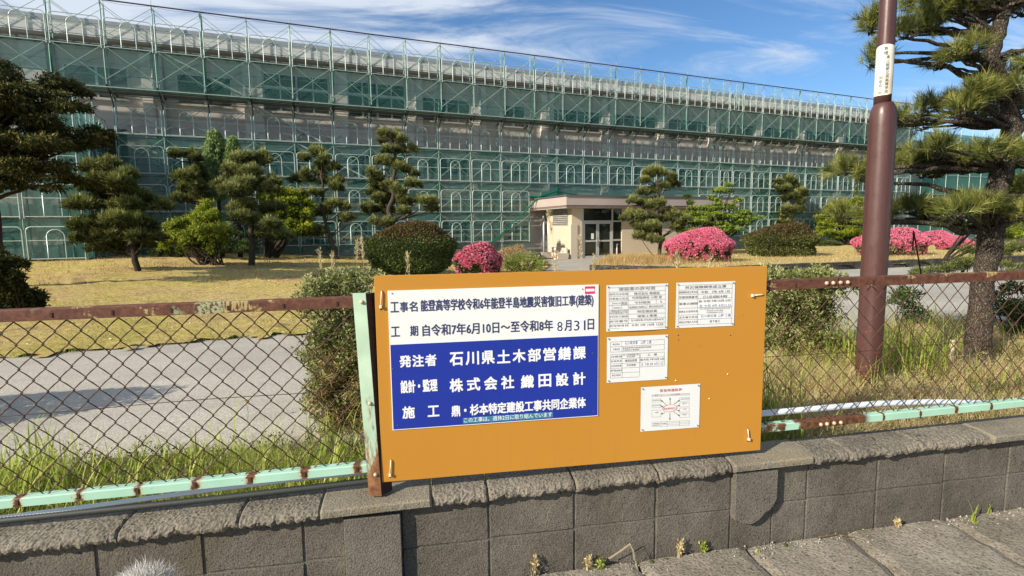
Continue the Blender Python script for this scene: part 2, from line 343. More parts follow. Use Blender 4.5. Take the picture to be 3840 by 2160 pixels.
# scaffold
M['galv'] = plain('galvanised_green_tube', (0.27, 0.40, 0.345), 0.45, 0.15, 0.2, 9); M['rail'] = plain('pale_rail_tube', (0.50, 0.57, 0.53), 0.42, 0.2, 0.12, 9)
M['deck'] = plain('scaffold_deck', (0.12, 0.135, 0.125), 0.6, 0.1, 0.25, 5); M['plank'] = plain('timber_plank', (0.45, 0.33, 0.19), 0.8, 0, 0.2, 5); M['ropeline'] = plain('dark_rail', (0.055, 0.04, 0.05), 0.5)
def netmat(name, col, alpha):
    t = NT(name)
    tr = t.n.new('ShaderNodeBsdfTransparent'); df = t.n.new('ShaderNodeBsdfDiffuse'); tl = t.n.new('ShaderNodeBsdfTranslucent')
    for q in (df, tl): q.inputs['Color'].default_value = (*col, 1)
    a = t.n.new('ShaderNodeMixShader'); a.inputs[0].default_value = 0.45; t.l.new(df.outputs[0], a.inputs[1]); t.l.new(tl.outputs[0], a.inputs[2])
    b = t.n.new('ShaderNodeMixShader'); t.put(b.inputs[0], t.math('ADD', t.math('MULTIPLY', t.noise(0.8, 5, 0.65, t.coord((2.2, 1, 0.5))), 0.5), alpha-0.25, None, True)); t.l.new(tr.outputs[0], b.inputs[1]); t.l.new(a.outputs[0], b.inputs[2]); t.l.new(b.outputs[0], t.out.inputs[0]); return t.m
M['net'] = netmat('green_net', (0.13, 0.35, 0.30), 0.47); M['netfine'] = netmat('thin_green_net', (0.12, 0.34, 0.29), 0.32); M['netdense'] = netmat('dense_green_net', (0.09, 0.31, 0.26), 0.80); M['netrope'] = netmat('bunched_green_net', (0.015, 0.24, 0.13), 0.92)

# foliage
def lm(name, d, mi, l, trans=0.3, **k): M[name] = leafmat(name+'_leaf', [(0.0, d), (0.5, mi), (1.0, l)], trans, **k)
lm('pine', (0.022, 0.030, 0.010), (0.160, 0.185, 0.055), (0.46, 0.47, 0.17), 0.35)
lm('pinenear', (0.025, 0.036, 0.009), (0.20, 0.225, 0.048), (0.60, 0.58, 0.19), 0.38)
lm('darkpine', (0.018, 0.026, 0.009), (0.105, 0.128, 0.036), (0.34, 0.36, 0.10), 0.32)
lm('cypress', (0.10, 0.16, 0.05), (0.26, 0.36, 0.13), (0.46, 0.54, 0.24), 0.45)
lm('oak', (0.022, 0.027, 0.008), (0.078, 0.084, 0.022), (0.34, 0.28, 0.10), 0.28, rough=0.6, spec=0.15)
lm('rhodo', (0.05, 0.075, 0.010), (0.24, 0.31, 0.030), (0.56, 0.58, 0.09), 0.42)
lm('lime', (0.04, 0.07, 0.008), (0.24, 0.32, 0.028), (0.56, 0.54, 0.06), 0.42)
lm('maple', (0.05, 0.09, 0.012), (0.22, 0.32, 0.04), (0.46, 0.53, 0.11), 0.45)
lm('box', (0.020, 0.036, 0.008), (0.070, 0.115, 0.024), (0.28, 0.34, 0.12), 0.25, rough=0.4, spec=0.35)
lm('redtip', (0.04, 0.032, 0.012), (0.13, 0.075, 0.032), (0.26, 0.16, 0.07), 0.25)
lm('azalealeaf', (0.02, 0.035, 0.008), (0.06, 0.09, 0.02), (0.13, 0.17, 0.04), 0.25)
lm('azalea', (0.68, 0.085, 0.21), (0.88, 0.26, 0.40), (0.92, 0.52, 0.60), 0.4)
lm('grass', (0.14, 0.20, 0.025), (0.42, 0.50, 0.075), (0.72, 0.70, 0.24), 0.45)
lm('straw', (0.36, 0.26, 0.12), (0.68, 0.55, 0.28), (0.85, 0.76, 0.48), 0.4)
lm('drytuft', (0.30, 0.18, 0.075), (0.52, 0.35, 0.15), (0.68, 0.54, 0.26), 0.35)
lm('hedge', (0.04, 0.05, 0.013), (0.18, 0.205, 0.055), (0.55, 0.56, 0.26), 0.35, rough=0.4)
lm('fur', (0.62, 0.59, 0.53), (0.76, 0.74, 0.69), (0.82, 0.81, 0.78), 0.2)
lm('yellow', (0.7, 0.42, 0.01), (0.8, 0.55, 0.02), (0.85, 0.65, 0.05), 0.2)
t = NT('pine_bark'); vn = t.n.new('ShaderNodeVectorMath'); vn.operation = 'MULTIPLY_ADD'; t.l.new(t.noise(14, 4, 0.7, None, 0, True), vn.inputs[0]); vn.inputs[1].default_value = (0.055, 0.055, 0.09); t.l.new(t.coord((1, 1, 0.55)), vn.inputs[2]); v = vn.outputs[0]; c = t.ramp(t.voro(62, v, 'DISTANCE_TO_EDGE'), [(0.02, (0.025, 0.02, 0.016)), (0.16, (0.13, 0.105, 0.082)), (0.45, (0.23, 0.198, 0.162))])
c = t.mix(0.5, c, t.ramp(t.noise(30, 5, 0.7, v), [(0.3, (0.25, 0.25, 0.25)), (0.75, (0.8, 0.8, 0.8))]), 'OVERLAY'); t.bump(t.math('ADD', t.voro(62, v, 'DISTANCE_TO_EDGE'), t.noise(60, 4)), 1.0, 0.02); M['bark'] = t.fin(c, 0.95, 0, 0.15)
M['darkbark'] = plain('dark_bark', (0.045, 0.035, 0.027), 0.95, 0, 0.4, 20, 0.1)

# ------------------------------------------------------------------ ground
def sheet(name, x0, x1, y0, y1, step, zoff, mat, inside=None, edge=0.0, kind='structure', bumpy=0.0):
    nx = int((x1-x0)/step)+1; ny = int((y1-y0)/step)+1
    X, Y = np.meshgrid(np.linspace(x0, x1, nx), np.linspace(y0, y1, ny))
    Z = zg(X, Y)+zoff
    if bumpy: Z = Z+rng.normal(0, bumpy, Z.shape)
    V = np.stack([X, Y, Z], -1).reshape(-1, 3)
    i = np.arange((nx-1)*(ny-1)); r_, c_ = i//(nx-1), i % (nx-1)
    a_ = r_*nx+c_; F = np.stack([a_, a_+1, a_+nx+1, a_+nx], 1)
    if inside is not None:
        cx = V[F].mean(1); F = F[inside(cx[:, 0]+rng.normal(0, edge, len(cx)), cx[:, 1]+rng.normal(0, edge, len(cx)))]
        used = np.unique(F); mp = np.zeros(len(V), int); mp[used] = np.arange(len(used)); V = V[used]; F = mp[F]
    o = link(name, mesh_np(name, V, [F], mat, smooth=True)); o['kind'] = kind; return o
def inpoly(x, y, P):
    r_ = np.zeros(x.shape, bool); n = len(P)
    for i in range(n):
        xa, ya = P[i]; xb, yb = P[(i+1) % n]
        c = ((ya > y) != (yb > y)) & (x < (xb-xa)*(y-ya)/(yb-ya+1e-12)+xa); r_ ^= c
    return r_
far = MB(); far.slab([(-900, 2.47), (900, 2.47), (900, 1200), (-900, 1200)], -1.0, -0.9); o = far.build('ground', M['soil']); o['kind'] = 'structure'
sheet('ground', -45, 75, 2.47, 75, 0.5, 0.0, M['soil'])
LAWN_L = [(-40, 0.5), (-14, 5.15), (-4.64, 6.9), (-3.165, 7.2), (-1.5, 7.5), (0.6, 8.4), (2.1, 11), (3.6, 16.2), (5.4, 23.5), (6.4, 27.5), (6.2, 31), (-3, 31), (-40, 31)]
KP = [spot(2210, 1018)[0], spot(2700, 1035)[0], spot(2880, 1023)[0], spot(3490, 999)[0], spot(3840, 985)[0]]
LAWN_R = [(p[0], p[1]) for p in KP]+[(34, 19), (40, 44), (16, 38), (11, 31)]
sheet('driveway', -20, 30, 3.3, 22, 0.25, 0.008, M['asphalt'], lambda x, y: (y > 3.42+0.08*np.sin(x*3)+0.46*np.clip(x-1, 0, 5.5)), 0.03)
WALK = [(3.3, 14.6), (5.9, 24.5), (6.6, 29.5), (14, 31.5), (10.5, 27.5), (9.2, 22), (KP[0][0], KP[0][1]-0.8), (KP[0][0]-0.8, 14.6)]
sheet('path', 2, 16, 14, 33, 0.2, 0.016, M['walk'], lambda x, y: inpoly(x, y, WALK))
sheet('lawn', -40, 8, 2.6, 31, 0.14, 0.035, M['lawn'], lambda x, y: inpoly(x, y, LAWN_L) & (y > 4), 0.08, bumpy=0.012)
sheet('lawn', 4, 40, 11, 46, 0.2, 0.16, M['lawn'], lambda x, y: inpoly(x, y, LAWN_R), 0.03, bumpy=0.012)
# kerb of the right lawn
k = MB()
for i in range(len(KP)-1):
    p, q = KP[i], KP[i+1]; L = math.hypot(q[0]-p[0], q[1]-p[1]); n = max(1, int(L/0.62)); u = (q-p)/L; nv = np.array([-u[1], u[0], 0])
    for j in range(n):
        a0 = p+u*(L*j/n+0.006); a1 = p+u*(L*(j+1)/n-0.006); hz = 0.24+0.02*random.random()
        k.slab([(a0[0], a0[1]), (a1[0], a1[1]), (a1[0]+nv[0]*0.16, a1[1]+nv[1]*0.16), (a0[0]+nv[0]*0.16, a0[1]+nv[1]*0.16)], a0[2]-0.1, a0[2]+hz)
o = k.build('kerb', M['kerb']); o['kind'] = 'structure'; bevel(o, 0.015)

# ------------------------------------------------------------------ pavement on the near side of the wall
def zp(x): return 0.022*(x-1.15)-0.004
pm = MB(); pm.add([(-6, -6, zp(-6)-0.05), (9, -6, zp(9)-0.05), (9, 2.45, zp(9)-0.05), (-6, 2.45, zp(-6)-0.05)], [(0, 1, 2, 3)]); o = pm.build('pavement_bed', M['soil']); o['kind'] = 'structure'
joints = [(-1.6, -1.75), (-0.42, -0.55), (0.36, 0.25), (0.985, 1.10), (1.552, 1.50), (2.122, 1.97), (2.72, 2.66), (3.3, 3.3), (4.6, 4.6)]
sl_o = MB()
for (xa, xb), (xc, xd) in zip(joints[:-1], joints[1:]):
    gp = 0.008
    NX, NY = 14, 44
    for i in range(NX):
        for j in range(NY):
            pass
    def pt(i, j):
        v = j/NY; y = 2.345-v*2.3
        l = xa+(xb-xa)*v+gp+0.006*math.sin(j*1.7+xa*9)+0.004*math.sin(j*4.1); r = xc+(xd-xc)*v-gp+0.006*math.sin(j*1.7+xc*9)+0.004*math.sin(j*4.1)
        x = l+(r-l)*i/NX; ed = min(i, NX-i, j+1)
        return (x, y, zp(x)+0.004*math.sin(xa*7)-(0.012 if ed == 0 else 0.0)+random.uniform(-0.0015, 0.0015))
    vs = [pt(i, j) for j in range(NY+1) for i in range(NX+1)]
    fs = [(j*(NX+1)+i, (j+1)*(NX+1)+i, (j+1)*(NX+1)+i+1, j*(NX+1)+i+1) for j in range(NY) for i in range(NX)]
    for ii in (0, NX):
        b0 = len(vs)
        for j in range(NY+1):
            p = vs[j*(NX+1)+ii]; vs.append((p[0], p[1], p[2]-0.05))
        fs += [(j*(NX+1)+ii, b0+j, b0+j+1, (j+1)*(NX+1)+ii) if ii else (j*(NX+1)+ii, (j+1)*(NX+1)+ii, b0+j+1, b0+j) for j in range(NY)]
    sl_o.add(vs, fs)
o = sl_o.build('pavement', M['slab'], smooth=False); o['kind'] = 'structure'
# grit and pebbles gathered along the foot of the wall
gr = MB()
for i in range(900):
    x = random.uniform(-1.6, 3.4); y = 2.35-abs(random.gauss(0, 0.05)); s_ = random.choice([0.002, 0.003, 0.004, 0.006]) * random.uniform(0.7, 1.3)
    z = zp(x)
    gr.add([(x-s_, y, z), (x, y-s_, z), (x+s_, y, z), (x, y+s_, z), (x+s_*0.2, y, z+s_*1.2)], [(0, 1, 4), (1, 2, 4), (2, 3, 4), (3, 0, 4)])
o = gr.build('gravel', plain('pebbles', (0.30, 0.28, 0.24), 0.9, 0, 0.5, 60)); o['kind'] = 'stuff'

# ------------------------------------------------------------------ block wall
def zw(x): return 0.020*(x-1.5)          # the wall climbs gently to the right
wall = empty('block_wall', (0.6, 2.42, 0.0)); tag(wall, 'low weathered grey concrete block wall with a rough crumbling coping under the fence', 'wall')
def wl_(b, name, mat): 
    o = b.build(name, mat); o.parent = wall; o.matrix_parent_inverse = Matrix.Translation((-0.6, -2.42, 0)); return o
b = MB()                                  # mortar core
for i in range(14):
    x0, x1 = -2.4+0.5*i, -1.9+0.5*i; b.box(x0, x1, 2.3665, 2.50, -0.3, 0.39+zw(x0))
wl_(b, 'mortar', M['mortar'])
bl = MB(); xs = [-2.32+0.4055*k_ for k_ in range(16)]
off0 = 0.27-xs[6]-0.1555*0
xs = [0.27+0.4055*(k_-6)-0.0 for k_ in range(16)]
def clear_of_pil(x0, x1):
    out = [(x0, x1)]
    for pa, pb in ((-0.365, -0.125), (1.475, 1.70)):
        nw = []
        for a0, a1 in out:
            if a1 <= pa or a0 >= pb: nw.append((a0, a1)); continue
            if a0 < pa-0.03: nw.append((a0, pa-0.004))
            if a1 > pb+0.03: nw.append((pb+0.004, a1))
        out = nw
    return out
def blockface(bm_, x0, x1, z0, z1, y):
    n, mz = max(4, int((x1-x0)/0.03)), max(4, int((z1-z0)/0.03)); base = len(bm_.v)
    vs = []
    for j in range(mz+1):
        for i in range(n+1):
            ed = (i in (0, n)) or (j in (0, mz))
            fr_ = lambda q, m__, L: 0.0 if q == 0 else L if q == m__ else 0.003+(L-0.006)*(q-1)/(m__-2)
            cx_, cz_ = x0+fr_(i, n, x1-x0), z0+fr_(j, mz, z1-z0)
            vs.append((cx_+(random.uniform(-0.0015, 0.0015)), y+(0.006 if ed else random.uniform(-0.001, 0.001)), cz_+random.uniform(-0.001, 0.001)))
    fs = [(j*(n+1)+i, j*(n+1)+i+1, (j+1)*(n+1)+i+1, (j+1)*(n+1)+i) for j in range(mz) for i in range(n)]
    bm_.add(vs, fs)
for k_ in range(len(xs)-1):
    for a0, a1 in clear_of_pil(xs[k_]+0.005, xs[k_+1]-0.005):
        for z0, z1 in ((-0.25, 0.204), (0.211, 0.405)):
            blockface(bl, a0, a1, z0+zw(a0), z1+zw(a0), 2.360+random.uniform(-0.001, 0.001))
wl_(bl, 'block_course', M['block'])
for pa, pb, bot in ((-0.365, -0.125, None), (1.475, 1.70, 1)):
    p_ = MB()
    if bot is None: pts = [(pa, -0.25), (pb, -0.25), (pb, 0.395+zw(pa)), (pa, 0.395+zw(pa))]
    else: pts = [(pa, 0.165), (pa+0.028, 0.156), (pa+0.034, 0.148), (pa+0.066, 0.140), (pa+0.085, 0.134), (pa+0.105, 0.140), (pa+0.128, 0.152), (pa+0.150, 0.171), (pa+0.163, 0.188), (pa+0.189, 0.199), (pa+0.205, 0.218), (pb-0.012, 0.232), (pb, 0.258), (pb, 0.408), (pa, 0.408)]
    p_.prism(pts, 2.320, 2.372); o = wl_(p_, 'pilaster', M['pilaster']); bevel(o, 0.003)
    if bot:
        q_ = MB(); q_.prism([(pa+0.005, -0.25), (pb-0.005, -0.25), (pb-0.005, 0.24), (pa+0.005, 0.24)], 2.3585, 2.3705); wl_(q_, 'pilaster', M['block'])
# coping: rough pieces, ragged along the front, and smooth caps over the pilasters
def resample(pr, m_):
    P = np.array(pr); d = np.r_[0, np.cumsum(np.linalg.norm(np.diff(P, axis=0), axis=1))]; u = np.linspace(0, d[-1], m_)
    return list(zip(np.interp(u, d, P[:, 0]), np.interp(u, d, P[:, 1])))
def coping(x0, x1, smooth):
    c = MB(); n = max(4, int((x1-x0)/0.0085)); prof = []
    yf = 2.300 if smooth else 2.308
    m_ = 22
    vs = []
    for i in range(n+1):
        x = x0+(x1-x0)*i/n; zt = zw(x)
        rag = 0 if smooth else (0.005*math.sin(x*23)+0.004*math.sin(x*61+1)+0.004*math.sin(x*173)+random.uniform(-0.003, 0.003))
        rg2 = 0 if smooth else (0.004*math.sin(x*31+2)+0.003*math.sin(x*97)+random.uniform(-0.002, 0.002))
        endr = 0.0 if 0 < i < n else 0.006
        jt = 0.0006 if smooth else 0.0018
        j_ = lambda: random.uniform(-jt, jt)
        top = 0.470 if smooth else 0.466
        if smooth: pr = [(2.356, 0.420), (yf+0.002, 0.421), (yf, 0.425), (yf, 0.452), (yf+0.004, 0.457), (2.36, 0.464), (2.40, top), (2.45, top), (2.50, top)]
        else: pr = [(2.356, 0.402), (yf+0.022+rg2, 0.404+rag*0.5), (yf+0.004+rg2, 0.416+rag), (yf+rg2*0.7, 0.430+rag*0.6), (yf+0.014+rg2*0.4, 0.450+rag*0.2), (2.345, 0.458), (2.39, top), (2.44, top), (2.50, top)]
        pr = resample(pr, m_)
        for (y, z) in pr: vs.append((x+(j_() if 0 < i < n else 0), y+j_()+endr*(1 if y < 2.34 else 0), z+zt+j_()-endr))
    fs = [(i*m_+j, (i+1)*m_+j, (i+1)*m_+j+1, i*m_+j+1) for i in range(n) for j in range(m_-1)]
    fs += [tuple(range(m_)), tuple(n*m_+j for j in range(m_-1, -1, -1))]
    c.add(vs, fs); return wl_(c, 'coping_stone', M['capsmooth'] if smooth else M['coping'])
for x0, x1, s_ in ((-2.4, -1.25, 0), (-1.245, -0.79, 0), (-0.786, -0.46, 0), (-0.457, 0.012, 1), (0.016, 0.262, 0), (0.267, 0.665, 0), (0.671, 1.075, 0), (1.080, 1.452, 0), (1.456, 1.882, 1), (1.886, 2.085, 0), (2.090, 2.495, 0), (2.500, 2.925, 0), (2.929, 3.4, 1), (3.404, 4.4, 0)):
    coping(x0, x1, s_)

# ------------------------------------------------------------------ chain-link fence
FY = 2.398
def zr(x): return 1.334+0.0075*(x-1.6)        # top of the top rail
def zb(x): return 0.612+0.0190*(x-1.6)        # top of the bottom rail
fence = empty('chain_link_fence', (-0.25, FY, 0.45)); tag(fence, 'rusty chain link fence with brown top and mint green bottom rail', 'fence')
def fpart(b, name, mat, smooth=False):
    o = b.build(name, mat, smooth=smooth); o.parent = fence; o.matrix_parent_inverse = Matrix.Translation((0.25, -FY, -0.45)); return o
def railbox(x0, x1, zf, h, y0, y1, lip):
    r_ = MB()
    # an angle: flat top with a front flange
    n = 12
    for i in range(n):
        a0, a1 = x0+(x1-x0)*i/n, x0+(x1-x0)*(i+1)/n
        za, zb_ = zf(a0), zf(a1)
        r_.add([(a0, y0, za-h), (a1, y0, zb_-h), (a1, y0, zb_-0.004), (a0, y0, za-0.004), (a0, y0+0.004, za), (a1, y0+0.004, zb_), (a1, y1, zb_), (a0, y1, za), (a0, y0+0.005, za-h), (a1, y0+0.005, zb_-h), (a0, y1, za-0.006), (a1, y1, zb_-0.006)],
               [(0, 1, 2, 3), (3, 2, 5, 4), (4, 5, 6, 7), (1, 0, 8, 9), (7, 6, 11, 10), (8, 10, 11, 9)])
    return r_
for (x0, x1) in ((-2.4, -0.262), (-0.205, 2.02), (2.024, 4.3)): fpart(railbox(x0, x1, zr, 0.046, 2.372, 2.424, 1), 'top_rail', M['rust'])
for (x0, x1, mt) in ((-2.4, -0.262, 'mintL'), (-0.205, 2.02, 'mintR'), (2.024, 4.3, 'mintR')): fpart(railbox(x0, x1, zb, 0.036, 2.374, 2.418, 1), 'bottom_rail', M[mt])
sl_ = MB()
for k_ in range(-5, 28):
    for x, zf, dz in ((-1.431+0.2145*k_, zr, 0.026), (-1.623+0.2195*k_, zb, 0.018)):
        if -2.3 < x < 4.2 and not (-0.27 < x < -0.2): sl_.box(x-0.004, x+0.004, 2.3688 if zf is zr else 2.3708, 2.3735 if zf is zr else 2.3755, zf(x)-dz-0.009, zf(x)-dz+0.010)
fpart(sl_, 'rail_slot', M['hole'])
for x, zf, y in [(x, zr, 2.366) for x in (1.955, 1.992, 2.032, 2.072)]+[(x, zb, 2.368) for x in (1.965, 2.0, 2.04, 2.078)]:
    bo = MB(); z = zf(x)-0.022; bo.tube([(x, y+0.008, z), (x, y+0.002, z), (x, y-0.004, z)], [0.010, 0.010, 0.006], 10); fpart(bo, 'bolt', M['bolt'], True)
# post: front flange and dark web, leaning a little to the left at its top
def post(xb, xt, zt):   # stands at a pilaster
    p_ = MB()
    def ring(x, z): return [(x-0.032, 2.352, z), (x+0.022, 2.345, z), (x+0.022, 2.350, z), (x+0.028, 2.41, z), (x+0.022, 2.41, z), (x+0.016, 2.352, z), (x-0.030, 2.357, z)]
    A, B_ = ring(xb, 0.44), ring(xt, zt); n = len(A)
    p_.add(A+B_, [(i, (i+1) % n, (i+1) % n+n, i+n) for i in range(n)]+[tuple(range(n, 2*n)), tuple(range(n-1, -1, -1))])
    o = fpart(p_, 'post', M['mintpost'])
    w_ = MB(); w_.add([(xb+0.023, 2.344, 0.44), (xb+0.066, 2.40, 0.44), (xb+0.060, 2.404, 0.44), (xb+0.018, 2.349, 0.44), (xt+0.023, 2.344, zt-0.004), (xt+0.066, 2.40, zt-0.004), (xt+0.060, 2.404, zt-0.004), (xt+0.018, 2.349, zt-0.004)], [(0, 1, 5, 4), (1, 2, 6, 5), (2, 3, 7, 6), (3, 0, 4, 7), (4, 5, 6, 7)])
    fpart(w_, 'post_web', M['darkrust'])
    for z in (0.54, 0.86, 1.30):
        q_ = MB(); x = xb+(xt-xb)*(z-0.44)/(zt-0.44)+0.004; q_.tube([(x, 2.349, z), (x, 2.342, z), (x, 2.337, z)], [0.009, 0.009, 0.005], 8); fpart(q_, 'bolt', M['bolt'], True)
post(-0.226, -0.258, 1.338); 
# woven wire
wm = MB(); DW, DH = 0.0930, 0.0965
rows = 17
for j in range(-24, 130):
    xc = -1.58+DW/2*j
    if xc < -2.3 or xc > 4.2: continue
    path = []
    for k_ in range(rows):
        col = (k_+j) % 2; x = xc+DW/2*col
        z = zr(x)-0.047-k_*DH/2
        if z < zb(x)-0.03: break
        s_ = 1 if col == 0 else -1
        path.append((x-0.003*s_*-1 if False else x+0.0025*s_*-1, FY-0.004+0.006*((j+k_) % 2), z))
    # bent wire: slight sag between knuckles
    P = []
    for q in range(len(path)-1):
        p0, p1 = np.array(path[q]), np.array(path[q+1]); P.append(p0); P.append((p0+p1)/2+np.array([0, 0, 0.0022]))
    P.append(np.array(path[-1])); wm.tube(P, 0.0027, 4, False)
fpart(wm, 'wire_mesh', M['wire'])
tw = MB(); tw.tube([(x, FY-0.008, 0.925+0.021*(x-0.2)*0.9+0.004*math.sin(x*5)) for x in np.linspace(-2.3, 4.2, 50)], 0.0016, 4); fpart(tw, 'tension_wire', M['wire'])
# pipe and ribbed hose lying along the foot of the fence
pp = MB(); pp.tube([(x, 2.455, z) for x, z in ((-0.2, 0.60), (0.6, 0.618), (1.4, 0.632), (1.7, 0.645), (2.05, 0.650), (2.35, 0.652), (2.7, 0.640), (3.0, 0.615), (3.4, 0.57))], 0.016, 12)
o = pp.build('plastic_pipe', M['pipe'], smooth=True); tag(o, 'white plastic pipe lying along the fence foot right of the orange board', 'pipe')
pp = MB(); pp.tube([(x, 2.44, 0.478+0.02*(x+1.2)+dz) for x, dz in ((-2.0, -0.03), (-1.4, -0.012), (-0.9, 0.008), (-0.5, 0.018), (-0.25, 0.012))], 0.010, 12)
o = pp.build('plastic_pipe', M['pipe'], smooth=True); tag(o, 'pale plastic pipe under the mint green rail left of the fence post', 'pipe')
hp = []; 
for i in range(260):
    x = -2.0+1.75*i/259; hp.append((x, 2.43, 0.446+0.020*(x+1.3)+0.012*max(0, x+0.9)))
pp = MB(); pp.tube(hp, [0.013+0.002*(i % 2) for i in range(260)], 10); o = pp.build('ribbed_hose', M['hose'], smooth=True); tag(o, 'black ribbed drainage hose lying on the coping below the left fence rail', 'hose')

# ------------------------------------------------------------------ the orange notice board and all that hangs on it
BX0, BX1, BZ0, BZ1, BYF = -0.1996, 1.6204, 0.4983, 1.4083, 2.3524
def attach(o, parent): 
    o.parent = parent; o.matrix_parent_inverse = parent.matrix_world.inverted() if parent.matrix_world != Matrix() else Matrix.Translation(-parent.location); return o
bd_ = MB(); bd_.box(BX0, BX1, BYF, BYF+0.012, BZ0, BZ1); brd = bd_.build('notice_board', M['board']); tag(brd, 'wide ochre orange plywood board tied to the fence above the block wall', 'notice board'); bevel(brd, 0.0015)
for x, z in ((1.173, 1.074), (1.437, 1.083), (1.167, 0.877), (1.432, 0.893), (1.172, 1.096), (1.34, 0.778)):
    q_ = MB(); q_.lathe([(0.0035, 0), (0.0035, 0.002), (0.001, 0.004)], 8)
    o = q_.build('stud', M['tie' if z < 1.0 else 'pin'], smooth=True); o.matrix_world = Matrix.Translation((x, BYF-0.0001, z)) @ Matrix.Rotation(R(90), 4, 'X'); o.parent = brd
FONT = {}
def text_mesh(name, items, y, parent):
    """items: (text, x0, x1, z0, z1, material, spread, bold); fitted into its box on the plane y, all in one mesh per colour"""
    groups = {}
    for it in items: groups.setdefault(it[5], []).append(it)
    for col, its in groups.items():
        Vs, Fs = [], []; base = 0
        for it in its:
            tx, x0, x1, z0, z1 = it[:5]; even = it[6] if len(it) > 6 else 0; bold = it[7] if len(it) > 7 else 0.008
            pieces = [(tx, x0, x1, None)]
            if even:
                n = len(tx); w = min((z1-z0)*0.98, (x1-x0)/n*0.90); pieces = []
                for i, chh in enumerate(tx):
                    c0 = x0+(x1-x0-w)*i/max(1, n-1); pieces.append((chh, c0, c0+w, None))
            for tt, a0, a1, _ in pieces:
                cu_ = bpy.data.curves.new('t', 'FONT'); cu_.body = tt; cu_.size = 1.0; cu_.resolution_u = 2
                ob = bpy.data.objects.new('t', cu_); C.objects.link(ob)
                dg = bpy.context.evaluated_depsgraph_get(); me = ob.evaluated_get(dg).to_mesh()
                nv = len(me.vertices)
                if nv:
                    co = np.empty(nv*3, np.float32); me.vertices.foreach_get('co', co); co = co.reshape(-1, 3)
                    mn, mx = co.min(0), co.max(0); sx = (a1-a0)/max(1e-6, mx[0]-mn[0]); sz = (z1-z0)/max(1e-6, mx[1]-mn[1])
                    if len(tt) == 1 and tt in '工月日1士': sx = min(sx, (a1-a0)/max(1e-6, mx[0]-mn[0]))
                    Vn = np.stack([a0+(co[:, 0]-mn[0])*sx, np.full(nv, y), z0+(co[:, 1]-mn[1])*sz], 1)
                    bb = bold*0.85*(z1-z0)
                    strikes = [(0, 0)] if bold < 0.009 else [(-bb, -bb), (bb, -bb), (-bb, bb), (bb, bb), (0, 0)]
                    for q, (ox, oz) in enumerate(strikes):
                        Vs.append(Vn+np.array([ox, -0.00003*q, oz])); Fs += [tuple(base+i for i in p.vertices) for p in me.polygons]; base += nv
                ob.evaluated_get(dg).to_mesh_clear(); bpy.data.objects.remove(ob); bpy.data.curves.remove(cu_)
        V = np.concatenate(Vs); me = bpy.data.meshes.new(name); me.from_pydata(V.tolist(), [], Fs); me.materials.append(M[col]); me.update()
        o = link(name, me); attach(o, parent)
def flat(name, x0, x1, z0, z1, y, mat, parent, th=0.0006):
    q_ = MB(); q_.box(x0, x1, y, y+th, z0, z1); o = q_.build(name, M[mat]); attach(o, parent); return o
def disc(name, x, z, y, r, mat, parent, h=0.002):
    q_ = MB(); q_.tube([(x, y+0.001, z), (x, y-h, z)], [r, r*0.7], 10); o = q_.build(name, M[mat], smooth=False); attach(o, parent); return o
Y1 = BYF-0.004
q_ = MB(); q_.box(-0.1455, 0.785, Y1, BYF-0.0005, 0.732, 1.344); sign = q_.build('construction_sign', M['signwhite']); tag(sign, 'large white and blue sign with lines of Japanese lettering on the orange board', 'sign'); bevel(sign, 0.0008)
flat('blue_field', -0.1425, 0.782, 0.736, 1.111, Y1-0.0004, 'signblue', sign, 0.0003)
flat('white_patch', 0.575, 0.622, 1.130, 1.193, Y1-0.0006, 'patch', sign, 0.0004); flat('white_patch', 0.662, 0.723, 1.137, 1.195, Y1-0.0006, 'patch', sign, 0.0004)
flat('teal_strip', 0.160, 0.570, 0.7405, 0.767, Y1-0.0009, 'teal', sign, 0.0004)
flat('pink_sticker', 0.720, 0.767, 1.303, 1.337, Y1-0.0006, 'pink', sign, 0.0004); flat('sticker_stripe', 0.724, 0.764, 1.314, 1.326, Y1-0.0010, 'patch', sign, 0.0003)
for x, z in ((-0.127, 1.332), (0.709, 1.326), (-0.135, 1.005), (0.757, 1.030), (-0.123, 0.754), (0.762, 0.756)): disc('screw', x, z, Y1-0.0005, 0.0035, 'pin', sign)
SIGN_TEXT = [('工事名', -0.136, -0.024, 1.252, 1.295, 'navy', 1, 0.02), ('能登高等学校令和6年能登半島地震災害復旧工事(建築)', -0.009, 0.759, 1.244, 1.3, 'navy', 0, 0.02), ('工', -0.137, -0.102, 1.147, 1.189, 'navy', 0, 0.02), ('期', -0.057, -0.025, 1.146, 1.19, 'navy', 0, 0.02), ('自令和7年6月10日～至令和8年', -0.005, 0.571, 1.143, 1.193, 'navy', 0, 0.02), ('8', 0.591, 0.616, 1.138, 1.182, 'navy', 0, 0.0), ('月', 0.626, 0.656, 1.139, 1.187, 'navy', 0, 0.02), ('31', 0.669, 0.722, 1.138, 1.184, 'navy', 0, 0), ('日', 0.733, 0.762, 1.14, 1.188, 'navy', 0, 0.02), ('発注者', -0.105, 0.05, 1.011, 1.061, 'white', 1, 0.035), ('石川県土木部営繕課', 0.11, 0.723, 1.007, 1.064, 'white', 1, 0.035), ('設計・監理', -0.104, 0.051, 0.897, 0.951, 'white', 0, 0.035), ('株式会社', 0.107, 0.391, 0.889, 0.946, 'white', 1, 0.035), ('織田設計', 0.425, 0.722, 0.887, 0.944, 'white', 1, 0.035), ('施', -0.1, -0.05, 0.783, 0.835, 'white', 0, 0.035), ('工', 0.008, 0.056, 0.784, 0.831, 'white', 0, 0.035), ('鼎・杉本特定建設工事共同企業体', 0.112, 0.724, 0.777, 0.826, 'white', 0, 0.035), ('この工事は、週休2日に取り組んでいます', 0.165, 0.566, 0.745, 0.767, 'pale', 0, 0.01)]
